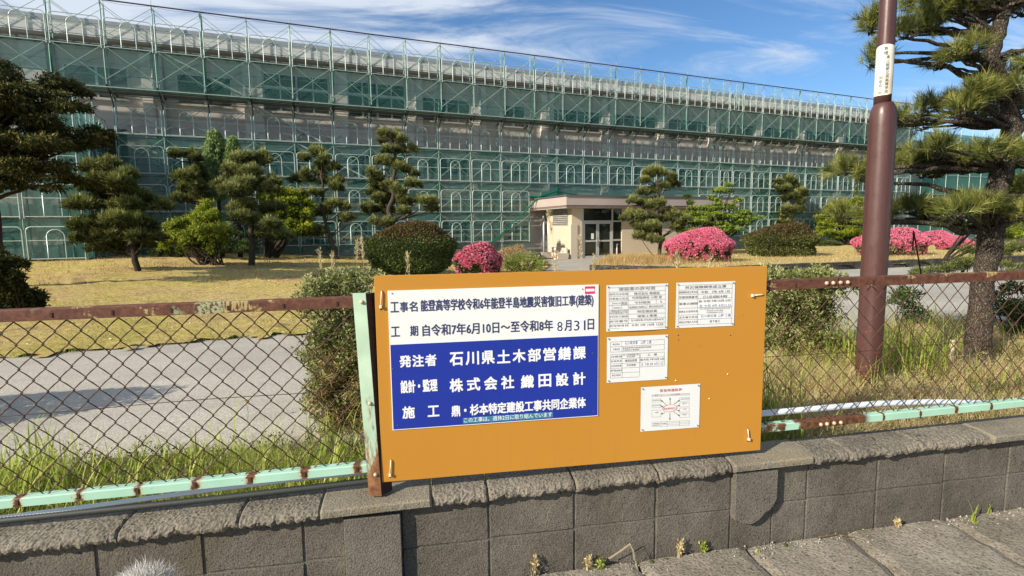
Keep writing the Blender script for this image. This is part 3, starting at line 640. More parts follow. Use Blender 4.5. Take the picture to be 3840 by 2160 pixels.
PERMIT = [0.822, 1.119, 1.1265, 1.3395]
PERMIT_TEXT = [('建設業の許可票', 0.878, 1.054, 1.313, 1.328, 'ink'), ('商号又は名称', 0.833, 0.922, 1.293, 1.303, 'ink'), ('株式会社 鼎建設', 0.952, 1.076, 1.291, 1.304, 'ink'), ('代表者の氏名', 0.833, 0.922, 1.272, 1.282, 'ink'), ('代表取締役 小間 望', 0.942, 1.086, 1.272, 1.285, 'ink'), ('今村徳男', 0.954, 1.03, 1.25, 1.262, 'ink'), ('有', 1.078, 1.088, 1.252, 1.261, 'ink'), ('技術者の氏名', 0.85, 0.89, 1.253, 1.259, 'ink'), ('資格名', 0.854, 0.887, 1.232, 1.239, 'ink'), ('専任の有無', 0.894, 0.918, 1.246, 1.263, 'ink'), ('1級建築施工管理技士', 0.928, 1.013, 1.23, 1.24, 'ink'), ('第63400020号', 1.024, 1.095, 1.23, 1.242, 'ink'), ('一般建設業又は特定', 0.834, 0.923, 1.216, 1.224, 'ink'), ('特定建設業の別', 0.834, 0.923, 1.208, 1.215, 'ink'), ('特定建設業', 0.968, 1.065, 1.208, 1.221, 'ink'), ('許可を受けた建設業', 0.834, 0.923, 1.19, 1.199, 'ink'), ('建築工事業', 0.969, 1.065, 1.187, 1.199, 'ink'), ('許可番号', 0.835, 0.923, 1.168, 1.178, 'ink'), ('石川県知事 許可(特-3)第7306号', 0.938, 1.097, 1.168, 1.179, 'ink'), ('許可年月日', 0.835, 0.923, 1.147, 1.157, 'ink'), ('令和 3年 10月 12日', 0.94, 1.094, 1.145, 1.157, 'ink')]
PERMIT_LINES = [(0.831, 1.328, 1.103, 1.329), (0.832, 1.308, 1.104, 1.308), (0.832, 1.288, 1.104, 1.288), (0.832, 1.267, 1.105, 1.267), (0.832, 1.247, 1.105, 1.246), (0.832, 1.226, 1.105, 1.226), (0.832, 1.204, 1.106, 1.203), (0.832, 1.184, 1.106, 1.182), (0.833, 1.162, 1.107, 1.16), (0.833, 1.14, 1.107, 1.137), (0.831, 1.328, 0.836, 1.14), (1.103, 1.33, 1.106, 1.143), (0.923, 1.308, 0.927, 1.141), (1.06, 1.266, 1.06, 1.248), (1.016, 1.246, 1.016, 1.229), (0.848, 1.264, 0.849, 1.226), (0.892, 1.264, 0.893, 1.226)]
INSURANCE = [1.159, 1.455, 1.128, 1.341]
INSURANCE_TEXT = [('労災保険関係成立票', 1.201, 1.409, 1.311, 1.325, 'ink'), ('保険関係成立年月日', 1.171, 1.264, 1.29, 1.301, 'ink'), ('令和\u30007年 4月 1日', 1.281, 1.427, 1.288, 1.3, 'ink'), ('労働保険番号', 1.172, 1.265, 1.267, 1.278, 'ink'), ('17-1-03-600614-000', 1.294, 1.415, 1.265, 1.277, 'ink'), ('事業の期間', 1.173, 1.265, 1.236, 1.247, 'ink'), ('自 令和 7年10月 6日', 1.273, 1.431, 1.245, 1.256, 'ink'), ('至 令和 8年 8月31日', 1.275, 1.434, 1.223, 1.235, 'blueink'), ('事業主の住所氏名', 1.173, 1.266, 1.2, 1.21, 'ink'), ('石川県鳳珠郡中能登町能登部', 1.278, 1.432, 1.212, 1.217, 'ink'), ('株式会社 杉本工務店', 1.313, 1.396, 1.202, 1.208, 'ink'), ('代表取締役 杉本', 1.313, 1.396, 1.193, 1.199, 'ink'), ('注文者の氏名', 1.174, 1.267, 1.173, 1.183, 'ink'), ('石川県知事 山野 之義', 1.284, 1.437, 1.173, 1.186, 'blueink'), ('事業主代理人の氏名', 1.175, 1.268, 1.15, 1.16, 'ink'), ('森下省三', 1.329, 1.382, 1.148, 1.16, 'ink')]
INSURANCE_LINES = [(1.171, 1.329, 1.439, 1.329), (1.171, 1.306, 1.44, 1.307), (1.172, 1.285, 1.441, 1.285), (1.172, 1.264, 1.441, 1.263), (1.173, 1.221, 1.443, 1.22), (1.174, 1.189, 1.444, 1.188), (1.174, 1.167, 1.445, 1.165), (1.175, 1.142, 1.446, 1.14), (1.171, 1.329, 1.172, 1.142), (1.439, 1.33, 1.441, 1.141), (1.266, 1.307, 1.269, 1.143)]
CONTRACT = [0.826, 1.123, 0.8865, 1.1]
CONTRACT_TEXT = [('発注者名', 0.852, 0.886, 1.062, 1.07, 'ink'), ('石川県知事\u3000山野 之義', 0.911, 1.041, 1.061, 1.077, 'blueink'), ('工事名称', 0.852, 0.887, 1.038, 1.047, 'ink'), ('能登高等学校令和6年能登半島地震', 0.902, 1.04, 1.042, 1.05, 'ink'), ('災害復旧工事(建築)', 0.902, 0.981, 1.032, 1.04, 'ink'), ('元請名', 0.845, 0.897, 1.004, 1.013, 'ink'), ('鼎・杉本特定建設工事', 0.904, 0.978, 1.009, 1.017, 'ink'), ('共同企業体', 0.921, 0.961, 1.001, 1.008, 'ink'), ('監督員名', 0.845, 0.896, 0.983, 0.991, 'ink'), ('津田加奈恵', 0.911, 0.971, 0.98, 0.992, 'ink'), ('主任技術者', 0.845, 0.896, 0.96, 0.969, 'ink'), ('今村徳男', 0.919, 0.965, 0.959, 0.97, 'ink'), ('専門技術者名', 0.844, 0.898, 0.938, 0.947, 'ink'), ('担当工事内容', 0.85, 0.892, 0.916, 0.925, 'ink'), ('工\u3000期', 1.022, 1.068, 1.003, 1.014, 'ink'), ('自令和 7年10月 6日', 0.99, 1.104, 0.981, 0.992, 'ink'), ('至 令和 8年 8月31日', 0.992, 1.097, 0.958, 0.971, 'blueink')]
CONTRACT_LINES = [(0.842, 1.077, 1.104, 1.078), (0.842, 1.054, 1.105, 1.054), (0.842, 1.03, 1.105, 1.029), (0.842, 1.077, 0.843, 1.03), (1.104, 1.078, 1.105, 1.029), (0.897, 1.077, 0.898, 1.03), (0.843, 1.019, 0.983, 1.018), (0.843, 0.997, 0.983, 0.996), (0.843, 0.975, 0.983, 0.974), (0.843, 0.953, 0.983, 0.952), (0.843, 0.931, 0.984, 0.93), (0.843, 0.908, 0.984, 0.906), (0.843, 1.019, 0.843, 0.908), (0.983, 1.018, 0.985, 0.91), (0.898, 1.018, 0.9, 0.908), (0.987, 1.018, 1.105, 1.018), (0.987, 0.996, 1.106, 0.996), (0.988, 0.974, 1.106, 0.974), (0.988, 0.953, 1.107, 0.952), (0.987, 1.018, 0.988, 0.953), (1.105, 1.021, 1.107, 0.954)]
CONTACT = [0.9935, 1.2905, 0.6405, 0.855]
CONTACT_TEXT = [('緊急時連絡表', 1.087, 1.197, 0.826, 0.84, 'redink'), ('緊急事態発生!!', 1.109, 1.167, 0.739, 0.749, 'redink'), ('発注者', 1.06, 1.08, 0.81, 0.815, 'ink'), ('石川県 土木部営繕課', 1.14, 1.188, 0.809, 0.814, 'ink'), ('能登警察署', 1.051, 1.092, 0.786, 0.79, 'ink'), ('能登消防署', 1.052, 1.093, 0.76, 0.764, 'ink'), ('病院', 1.065, 1.082, 0.726, 0.732, 'ink'), ('労働基準監督署', 1.191, 1.236, 0.783, 0.788, 'ink'), ('電力', 1.202, 1.222, 0.76, 0.765, 'ink'), ('水道', 1.203, 1.222, 0.734, 0.738, 'ink'), ('電話', 1.203, 1.223, 0.706, 0.711, 'ink'), ('現場代理人', 1.057, 1.086, 0.672, 0.677, 'ink'), ('今村徳男', 1.1, 1.121, 0.67, 0.675, 'ink'), ('監理技術者', 1.057, 1.086, 0.665, 0.669, 'ink')]
CONTACT_LINES = [(1.047, 0.816, 1.236, 0.812), (1.048, 0.807, 1.237, 0.804), (1.047, 0.816, 1.048, 0.807), (1.236, 0.812, 1.237, 0.804), (1.048, 0.795, 1.093, 0.794), (1.048, 0.78, 1.093, 0.779), (1.048, 0.795, 1.048, 0.78), (1.093, 0.794, 1.093, 0.779), (1.048, 0.768, 1.093, 0.767), (1.048, 0.753, 1.094, 0.752), (1.048, 0.768, 1.048, 0.753), (1.093, 0.767, 1.094, 0.752), (1.049, 0.741, 1.094, 0.74), (1.049, 0.707, 1.094, 0.706), (1.049, 0.741, 1.049, 0.707), (1.094, 0.74, 1.094, 0.706), (1.187, 0.794, 1.236, 0.793), (1.187, 0.775, 1.236, 0.774), (1.187, 0.794, 1.187, 0.775), (1.236, 0.793, 1.236, 0.774), (1.187, 0.768, 1.236, 0.767), (1.188, 0.748, 1.237, 0.747), (1.187, 0.768, 1.188, 0.748), (1.236, 0.767, 1.237, 0.747), (1.188, 0.742, 1.237, 0.74), (1.188, 0.722, 1.238, 0.721), (1.188, 0.742, 1.188, 0.722), (1.237, 0.74, 1.238, 0.721), (1.189, 0.714, 1.238, 0.713), (1.189, 0.696, 1.238, 0.695), (1.189, 0.714, 1.189, 0.696), (1.238, 0.713, 1.238, 0.695), (1.05, 0.683, 1.239, 0.678), (1.05, 0.661, 1.239, 0.655), (1.05, 0.683, 1.05, 0.661), (1.239, 0.678, 1.239, 0.655), (1.094, 0.816, 1.094, 0.803), (1.047, 0.811, 1.237, 0.808), (1.094, 0.683, 1.095, 0.657), (1.126, 0.682, 1.127, 0.655), (1.189, 0.682, 1.189, 0.656), (1.05, 0.675, 1.239, 0.671), (1.05, 0.668, 1.239, 0.663), (1.139, 0.765, 1.138, 0.795), (1.158, 0.764, 1.186, 0.781), (1.173, 0.754, 1.187, 0.756), (1.174, 0.734, 1.187, 0.729), (1.158, 0.727, 1.187, 0.705), (1.139, 0.723, 1.139, 0.689), (1.113, 0.726, 1.095, 0.72), (1.105, 0.753, 1.095, 0.759), (1.119, 0.763, 1.095, 0.786)]
for it_ in SIGN_TEXT: text_mesh('lettering', [it_], Y1-0.0013, sign)
def sheet_paper(name, T, LN, lab, rect, cat, curl, lw=0.0009):
    x0, x1, z0, z1 = rect; y = BYF-0.0022; nx, nz = 14, 10
    q_ = MB(); vs = []
    for j in range(nz+1):
        for i in range(nx+1):
            u, v = i/nx, j/nz; e = max(0, (abs(u-0.5)*2)**4*(1-abs(v-0.5)*1.6))*0.0 + curl*(math.sin(math.pi*u)*(1-v)**9)*0.005
            vs.append((x0+(x1-x0)*u, y-e, z0+(z1-z0)*v))
    n_ = len(vs); vs += [(a_, b_+0.0004, c_) for a_, b_, c_ in vs]
    fs = [(j*(nx+1)+i, j*(nx+1)+i+1, (j+1)*(nx+1)+i+1, (j+1)*(nx+1)+i) for j in range(nz) for i in range(nx)]; fs += [tuple(n_+i for i in f[::-1]) for f in fs]
    q_.add(vs, fs); o = q_.build(name, M['paper'], smooth=True); tag(o, lab, cat, 'papers pinned to the orange board')
    yt = y-0.0009-(0.0014 if curl else 0)
    l_ = MB()
    for xa, za, xb, zb_ in LN:
        d = np.array([xb-xa, zb_-za]); L = np.linalg.norm(d)
        if L < 1e-5: continue
        n2 = np.array([-d[1], d[0]])/L*lw/2
        l_.add([(xa-n2[0], yt, za-n2[1]), (xb-n2[0], yt, zb_-n2[1]), (xb+n2[0], yt, zb_+n2[1]), (xa+n2[0], yt, za+n2[1])], [(0, 1, 2, 3)])
    q2 = l_.build('ruled_lines', M['ink']); attach(q2, o)
    text_mesh('lettering', T, yt-0.0003, o)
    for px_, pz_ in ((x0+0.008, z1-0.008), (x1-0.010, z1-0.008), (x0+0.009, z0+0.009), (x1-0.009, z0+0.010)): disc('pin', px_, pz_, y-0.0012, 0.0035, 'pin', o, 0.004)
    return o
p1 = sheet_paper('notice_paper', PERMIT_TEXT, PERMIT_LINES, 'white paper form in close rows of text nearest the big sign at board top', PERMIT, 'paper', 1)
p2 = sheet_paper('notice_paper', INSURANCE_TEXT, INSURANCE_LINES, 'white ruled paper form at the top right corner of the orange board', INSURANCE, 'paper', 0)
p3 = sheet_paper('notice_paper', CONTRACT_TEXT, CONTRACT_LINES, 'white paper with two small tables pinned below the densest form', CONTRACT, 'paper', 0)
p4 = sheet_paper('notice_paper', CONTACT_TEXT, CONTACT_LINES, 'white paper with red title and arrows round a red oval, lowest on the board', CONTACT, 'paper', 0, 0.0007)
ov = MB(); y = BYF-0.0036
for i in range(40):
    a0, a1 = 2*math.pi*i/40, 2*math.pi*(i+1)/40
    f_ = lambda an, k_: (1.1383+0.037*k_*math.cos(an), y, 0.7455+0.0178*k_*math.sin(an))
    ov.add([f_(a0, 1), f_(a1, 1), f_(a1, 0.93), f_(a0, 0.93)], [(0, 1, 2, 3)])
attach(ov.build('red_oval', M['redink']), p4)
ah = MB()
for xa, za, xb, zb_ in CONTACT_LINES[-9:]:
    d = np.array([xb-xa, zb_-za]); d = d/np.linalg.norm(d); n2 = np.array([-d[1], d[0]]); tip = np.array([xb, zb_])+d*0.003; bk = tip-d*0.010
    ah.add([(tip[0], y, tip[1]), (bk[0]+n2[0]*0.004, y, bk[1]+n2[1]*0.004), (bk[0]-n2[0]*0.004, y, bk[1]-n2[1]*0.004)], [(0, 1, 2)])
    s_ = np.array([xa, za]); ah.add([(s_[0]+n2[0]*0.0009, y, s_[1]+n2[1]*0.0009), (s_[0]-n2[0]*0.0009, y, s_[1]-n2[1]*0.0009), (bk[0]-n2[0]*0.0009, y, bk[1]-n2[1]*0.0009), (bk[0]+n2[0]*0.0009, y, bk[1]+n2[1]*0.0009)], [(0, 1, 2, 3)])
attach(ah.build('arrows', M['ink']), p4)
# reading strips pasted over two forms
for pr, x0, x1, z0, z1 in ((p2, 1.272, 1.442, 1.2225, 1.2425), (p2, 1.277, 1.444, 1.168, 1.189), (p3, 0.900, 1.052, 1.058, 1.076), (p3, 0.988, 1.100, 0.957, 0.974)): flat('pasted_strip', x0, x1, z0, z1, BYF-0.0029-(0.0), 'patch', pr, 0.0003)
# cable ties
for x0, z0, x1, z1, lab in ((-0.170, 1.343, -0.176, 1.277, 'upright cable tie beside the top left corner of the big sign'), (-0.158, 0.598, -0.164, 0.532, 'upright cable tie at the bottom left corner of the orange board'), (1.546, 0.610, 1.552, 0.562, 'upright cable tie at the bottom right corner of the orange board'), (1.600, 1.273, 1.543, 1.270, 'level cable tie on the right edge of the orange board')):
    t_ = MB(); d = np.array([x1-x0, 0, z1-z0]); t_.tube([(x0, BYF+0.003, z0), (x0, BYF-0.004, z0), (x0+d[0]*0.1, BYF-0.006, z0+d[2]*0.1), (x1, BYF-0.007, z1)], 0.0028, 6)
    o = t_.build('cable_tie', M['tie'], smooth=True); tag(o, lab, 'cable tie', 'cable ties holding the board')
    h_ = MB(); h_.box(x1-0.0055, x1+0.0055, BYF-0.013, BYF-0.002, z1-0.0065, z1+0.0065); o2 = h_.build('tie_head', M['tie']); bevel(o2, 0.002); attach(o2, o)
    for (x, z) in ((x0, z0), (x1-d[0]*0.0, z1-0.012 if abs(d[2]) > abs(d[0]) else z1)): disc('tie_hole', x, z, BYF-0.0006, 0.005, 'hole', o, 0.0004)

# ------------------------------------------------------------------ brown steel pole
PX, PY = 3.345, 3.555; PZ = float(zg(PX, PY))
lat = np.array([PY, -PX])/math.hypot(PX, PY)              # across the view
pole = empty('steel_pole', (PX-0.017*lat[0], PY-0.017*lat[1], PZ-0.05)); tag(pole, 'tall brown painted steel pole with a cream label behind the fence', 'pole')
q_ = MB(); H0 = PZ-0.05
q_.lathe([(0.080, 0), (0.084, 0.3), (0.0865, 1.0), (0.0875, 2.30-H0), (0.086, 2.375-H0), (0.078, 2.425-H0), (0.066, 2.455-H0), (0.057, 2.467-H0)], 40); q_.build('lower_shaft', M['brownpole'], pole, True)
q_ = MB(); q_.lathe([(0.0555, 2.463-H0), (0.0545, 2.6-H0), (0.0525, 4.0-H0), (0.050, 6.2-H0)], 36, -0.010*lat[0], -0.010*lat[1]); q_.build('upper_shaft', M['brownpole'], pole, True)
ang0 = math.atan2(-PY, -PX)                                # towards the viewer
q_ = MB(); n = 28; vs = []; zl0, zl1 = 2.515-H0, 2.865-H0; m_ = 10
for j in range(m_+1):
    for i in range(n+1):
        v = j/m_; u = -1.05+2.28*i/n; wav = 0.03*math.sin(v*7)*(1 if i in (0, n) else 0)
        an = ang0+u*1.18+wav-0.1; r = 0.0565+0.0006; z = zl0+(zl1-zl0)*v-(0.012*((u-0.1))**2 if j == m_ else 0)+(0.02*max(0, u-0.5) if j == 0 else 0)
        vs.append((r*math.cos(an)-0.010*lat[0], r*math.sin(an)-0.010*lat[1], z))
q_.add(vs, [(j*(n+1)+i, j*(n+1)+i+1, (j+1)*(n+1)+i+1, (j+1)*(n+1)+i) for j in range(m_) for i in range(n)])
lab = q_.build('label', M['label'], pole, True)
def pole_text(name, chars, lat0, z_top, pitch, h, w):
    Vs, Fs, base = [], [], 0
    for i, ch in enumerate(chars):
        cu_ = bpy.data.curves.new('t', 'FONT'); cu_.body = ch; cu_.size = 1; cu_.resolution_u = 2
        ob = bpy.data.objects.new('t', cu_); C.objects.link(ob); dg = bpy.context.evaluated_depsgraph_get(); me = ob.evaluated_get(dg).to_mesh()
        co = np.empty(len(me.vertices)*3, np.float32); me.vertices.foreach_get('co', co); co = co.reshape(-1, 3); mn, mx = co.min(0), co.max(0)
        sx = w/max(0.3, mx[0]-mn[0]); hh = h if mx[1]-mn[1] > 0.3 else h*0.12
        for c in co:
            l_ = lat0-w/2+(c[0]-mn[0])*sx; zz_ = z_top-i*pitch-h+(c[1]-mn[1])/max(1e-6, mx[1]-mn[1])*hh+(0.45*h if hh < h else 0)
            th_ = math.asin(max(-0.99, min(0.99, l_/0.058))); an = ang0+th_; Vs.append((0.0578*math.cos(an)-0.010*lat[0], 0.0578*math.sin(an)-0.010*lat[1], zz_-H0))
        nc = len(co); Vn = Vs[-nc:]
        for q, (da, dz_) in enumerate(((0.012, 0.0007), (-0.012, 0.0007), (0.012, -0.0007), (-0.012, -0.0007), (0, 0))):
            if q: Vs += [(x_*(1+0.0004*q)-y_*da*0.6, y_*(1+0.0004*q)+x_*da*0.6, z_+dz_) for x_, y_, z_ in Vn]
            Fs += [tuple(base+k_ for k_ in p.vertices) for p in me.polygons]; base += nc
        bpy.data.objects.remove(ob); bpy.data.curves.remove(cu_)
    me = bpy.data.meshes.new(name); me.from_pydata([tuple(map(float, v)) for v in Vs], [], Fs); me.materials.append(M['ink']); me.update()
    o = link(name, me, lab)
pole_text('lettering', '寄贈', 0.004, 2.848, 0.030, 0.027, 0.024)
pole_text('lettering', '県立能都北辰高等学校', 0.019, 2.786, 0.0262, 0.0235, 0.021)
pole_text('lettering', '同窓会一同', -0.017, 2.648, 0.0262, 0.0235, 0.021)

# ------------------------------------------------------------------ school building (local x along the facade, y into it, z up)
bld = empty('school_building', tuple(BO), TH); tag(bld, 'long three storey school building with pale eaves behind green scaffold nets', 'building')
WY = 1.8                                                   # main wall plane
COLS = [-9.4, -5.1, -0.85, 3.32, 7.35, 11.32, 15.08, 19.52, 23.85, 28.28, 32.72, 37.15, 41.6, 46.1, 50.5]
CW = 0.86; SE = 56.0
q_ = MB(); q_.box(-1.6, SE, WY, WY+11, -0.8, 10.0); q_.box(-16, -1.6, WY, WY+11, 6.3, 9.99); q_.box(-16, -1.602, WY+4.5, WY+11, -0.8, 6.3)
q_.build('wall', M['wallbeige'], bld)
q_ = MB(); q_.box(-16.4, SE+0.4, 0.9, 1.35, 9.99, 10.43); q_.build('roof_fascia', M['fascia'], bld)
q_ = MB(); q_.box(-16.4, SE+0.4, 0.93, 13.2, 10.432, 10.72); q_.build('roof_coping', M['coppergrey'], bld)
q_ = MB(); q_.box(-16.4, SE+0.4, 1.352, WY+11.5, 10.003, 10.43); q_.build('eaves_soffit', M['soffit'], bld)
cpro = None
for c0 in COLS:
    q_ = MB(); q_.box(c0, c0+CW, WY-0.22, WY+0.3, (-0.8 if c0 > -1.6 else 6.3), 9.985); me = q_.mesh('column', M['wallcol']); link('column', me, bld)
    if c0 > -1.6 and (int(c0) % 2 == 0 or c0 > 11):
        d_ = MB(); d_.tube([(c0+CW*0.55, WY-0.29, z) for z in (0, 3, 6, 9.9)], 0.055, 8); d_.build('downpipe', M['zinc'], bld, True)
def window(x0, x1, z0, z1, cols, transom=None, name='window'):
    f_ = MB(); y = WY-0.02; t_ = 0.055
    for a0, a1, b0, b1 in ((x0, x1, z0, z0+t_), (x0, x1, z1-t_, z1), (x0, x0+t_, z0, z1), (x1-t_, x1, z0, z1)): f_.box(a0, a1, y-0.02, y+0.05, b0+(0.001 if a1-a0 < 0.1 else 0), b1-(0.001 if a1-a0 < 0.1 else 0))
    for i in range(1, cols):
        x = x0+(x1-x0)*i/cols; w = 0.05 if i*2 == cols else 0.032; f_.box(x-w, x+w, y-0.025, y+0.045, z0+t_, z1-t_)
    if transom: f_.box(x0+t_, x1-t_, y-0.03, y+0.04, transom-0.07, transom+0.07)
    fr = f_.build(name, M['alu'], bld); g_ = MB(); g_.box(x0+0.02, x1-0.02, y+0.02, y+0.03, z0+0.02, z1-0.02); g_.build('pane', M['glass'], fr)
    s_ = MB(); s_.box(x0-0.06, x1+0.06, y-0.10, y+0.03, z0-0.07, z0-0.002); s_.build('sill', M['soffit'], fr)
for i in range(len(COLS)-1):
    a0, a1 = COLS[i]+CW, COLS[i+1]
    if a1 < -8: continue
    big = a1 < 12
    if big:
        if a0 > 3.0: window(a0+0.03, a1-0.03, 7.55, 9.40, 4, 8.72)
        else: window(a0+0.5, a1-0.5, 7.6, 9.0, 2); 
        if a0 > -1: window(a0+0.05, a1-0.05, 3.95, 5.72, 4, 5.0)
        if a0 > -1: window(a0+0.05, a1-0.05, 0.85, 2.15, 4)
    elif abs(a0-15.94) < 0.1:
        window(17.05, 18.5, 7.62, 8.84, 2); window(17.2, 18.6, 4.65, 5.36, 3); window(17.2, 18.7, 0.85, 1.82, 3)
    else:
        window(a0+0.03, a1-0.06, 7.62, 8.90, 4)
        window(a0+0.25, a1-0.25, 4.65, 5.66, 4)
        if a0 < 15 or a0 > 27: window(a0+0.2, a1-0.2, 0.85, 2.05, 4)
# left wing standing forward of the main wall
q_ = MB(); q_.box(-16, -3.3, -2.0, WY+4.4, -0.5, 6.1); q_.build('front_wing', M['wallcol'], bld)
q_ = MB(); q_.box(-16.2, -3.1, -2.2, WY+4.3, 6.1, 6.35); q_.build('wing_roof', M['coppergrey'], bld)
for x0 in (-8.6, -6.2, ):
    f_ = MB(); f_.box(x0, x0+1.7, -2.05, -1.99, 1.0, 2.3); f_.build('wing_window', M['alu'], bld); g_ = MB(); g_.box(x0+0.06, x0+0.8, -2.06, -2.049, 1.06, 2.24); g_.box(x0+0.9, x0+1.64, -2.06, -2.049, 1.06, 2.24); g_.build('wing_pane', M['glass'], bld)

# ------------------------------------------------------------------ entrance porch
pc = empty('entrance_porch', tuple(bw(20, 0, 0)), TH); tag(pc, 'low cream entrance porch with flat mauve canopy and glazed double doors', 'porch')
OX = 20.0
def pbox(name, mat, boxes, par=pc, bev=0):
    if name in ('side_wall', 'front_wall', 'side_pane', 'transom_pane') and len(boxes) > 1:
        for b_ in boxes: o = pbox(name, mat, [b_], par, bev)
        return o
    q_ = MB()
    for b_ in boxes: q_.box(b_[0]-OX, b_[1]-OX, *b_[2:])
    o = q_.build(name, M[mat], par)
    if bev: bevel(o, bev)
    return o
CY = -3.1; G0 = -0.55
pbox('canopy', 'canopyband', [(18.58, 30.85, CY, WY-0.01, 2.80, 3.27)])
pbox('canopy_edge', 'roofdark', [(18.52, 30.91, CY-0.06, WY-0.02, 3.272, 3.34)])
pbox('canopy_trim', 'canopytrim', [(18.60, 30.83, CY+0.03, WY-0.03, 2.70, 2.798)])
pbox('soffit', 'soffit', [(18.62, 30.81, CY+0.06, WY-0.04, 2.655, 2.698)])
FW = -2.45                                                  # front wall plane
pbox('front_wall', 'cream', [(19.28, 19.95, FW, FW+0.24, G0, 2.653), (22.6, 30.1, FW+0.02, FW+0.24, G0, 2.652)])
pbox('side_wall', 'cream', [(19.30, 19.52, FW+0.243, 0.4, G0, 2.651), (29.88, 30.08, FW+0.243, WY, G0, 2.651)])
pbox('corner_pier', 'cream', [(19.20, 19.62, FW-0.05, FW+0.3, G0, 1.78)])
pbox('side_panel', 'cream', [(19.255, 19.298, FW+0.301, -0.1, G0, 1.72)])
g_ = MB()
gy0, gy1, gz0, gz1 = -2.0, -0.3, 1.75, 2.60
g_.box(19.27-OX, 19.279-OX, gy0, gy1, gz0, gz1); o = g_.build('vent_window', M['glass'], pc)
g_ = MB()
for i in range(15):
    y = gy0+(gy1-gy0)*i/14; g_.box(19.25-OX, 19.267-OX, y-0.011, y+0.011, gz0, gz1)
for i in range(9):
    z = gz0+(gz1-gz0)*i/8; g_.box(19.238-OX, 19.249-OX, gy0, gy1, z-0.011, z+0.011)
g_.build('security_grille', M['grille'], pc)
# doors
DX0, DX1, FZ = 20.08, 21.92, -0.15
fr = pbox('door_frame', 'alu', [(19.96, 20.07, FW+0.06, FW+0.16, FZ, 2.64), (21.93, 22.02, FW+0.06, FW+0.16, FZ, 2.64), (20.07, 21.93, FW+0.06, FW+0.16, 1.90, 1.99), (22.02, 22.6, FW+0.06, FW+0.16, 0.82, 0.92), (22.02, 22.6, FW+0.062, FW+0.158, 1.90, 1.98), (19.74, 19.96, FW+0.065, FW+0.155, 1.88, 1.97)])
pbox('transom_pane', 'glass', [(20.07, 21.93, FW+0.10, FW+0.11, 1.99, 2.64), (22.02, 22.6, FW+0.10, FW+0.11, 1.98, 2.64)])
pbox('side_pane', 'glass', [(22.02, 22.6, FW+0.10, FW+0.11, FZ, 0.82), (22.02, 22.6, FW+0.10, FW+0.11, 0.92, 1.90), (19.955-0.2, 19.958, FW+0.245, FW+0.255, FZ, 2.6)])
for x0, x1, hx in ((20.08, 20.995, 20.93), (21.005, 21.92, 21.07)):
    d_ = pbox('door', 'alu', [(x0, x1, FW+0.07, FW+0.12, FZ+0.01, FZ+0.17), (x0, x1, FW+0.07, FW+0.12, 1.80, 1.895), (x0, x0+0.09, FW+0.071, FW+0.119, FZ+0.17, 1.80), (x1-0.09, x1, FW+0.071, FW+0.119, FZ+0.17, 1.80), (x0+0.09, x1-0.09, FW+0.072, FW+0.118, 0.80, 0.89)])
    o = pbox('pane', 'glass', [(x0+0.05, x1-0.05, FW+0.09, FW+0.10, FZ+0.1, 1.85)], pc); o.parent = d_
    h_ = MB(); h_.tube([(hx-OX, FW+0.03, 0.55), (hx-OX, FW+0.03, 1.05)], 0.016, 8); o = h_.build('handle', M['pin'], d_, True)
    if hx < 21: o = pbox('door_notice', 'paper', [(20.58, 20.76, FW+0.083, FW+0.088, 0.95, 1.27)], pc); o.parent = d_
pbox('step', 'walk', [(19.2, 24, CY, FW+0.6, G0, FZ)])
for dx in (0.0, 0.26):
    d_ = MB(); d_.tube([(19.28+dx-OX, 0.9-dx*0.3, z) for z in (G0, 1, 2.65)], 0.062, 10); d_.build('downpipe', M['zinc'], pc, True)
# sink against the porch wall
snk = empty('outdoor_sink', tuple(bw(18.7, -1.6, -0.3)), TH); tag(snk, 'long low concrete outdoor sink with taps beside the porch wall', 'sink')
q_ = MB(); q_.box(-0.35, 0.33, -0.95, 1.0, -0.2, 0.12); q_.box(-0.35, 0.33, -0.95, -0.85, 0.12, 0.52); q_.box(-0.35, 0.33, 0.9, 1.0, 0.12, 0.52); q_.box(0.25, 0.33, -0.849, 0.899, 0.121, 0.80)
q_.build('basin', M['cream'], snk)
for y in (-0.5, 0.0, 0.5):
    q_ = MB(); q_.tube([(0.25, y, 0.62), (0.12, y, 0.62), (0.08, y, 0.55)], 0.018, 8); q_.build('tap', M['zinc'], snk, True)
bp = bw(18.55, -2.0, -0.17); bk = MB(); bk.lathe([(0.11, 0), (0.15, 0.02), (0.19, 0.30), (0.20, 0.32), (0.18, 0.32), (0.14, 0.05)], 16)
o = bk.build('bucket', plain('turquoise_plastic', (0.02, 0.36, 0.46), 0.4), smooth=True); o.location = bp; tag(o, 'turquoise plastic bucket standing in the outdoor sink', 'bucket')
h_ = MB(); h_.tube([(0.19*math.cos(q), 0, 0.31+0.16*math.sin(q)) for q in np.linspace(0, math.pi, 12)], 0.008, 6); o2 = h_.build('handle', M['white'], o)
cn = bw(18.0, -2.9, -0.28); tcol = NT('red_white_bands'); x, y, z = tcol.xyz(); fz = tcol.math('MODULO', z, 0.28); tcol.fin(tcol.mix(tcol.step(fz, 0.14, 0.15), (0.62, 0.05, 0.03), (0.75, 0.73, 0.70)), 0.5)
q_ = MB(); q_.lathe([(0.20, 0), (0.20, 0.04), (0.075, 0.05), (0.07, 0.80), (0.03, 0.84)], 14); o = q_.build('traffic_post', tcol.m, smooth=True); o.location = cn; tag(o, 'small red and white striped traffic post at the end of the sink', 'traffic post')
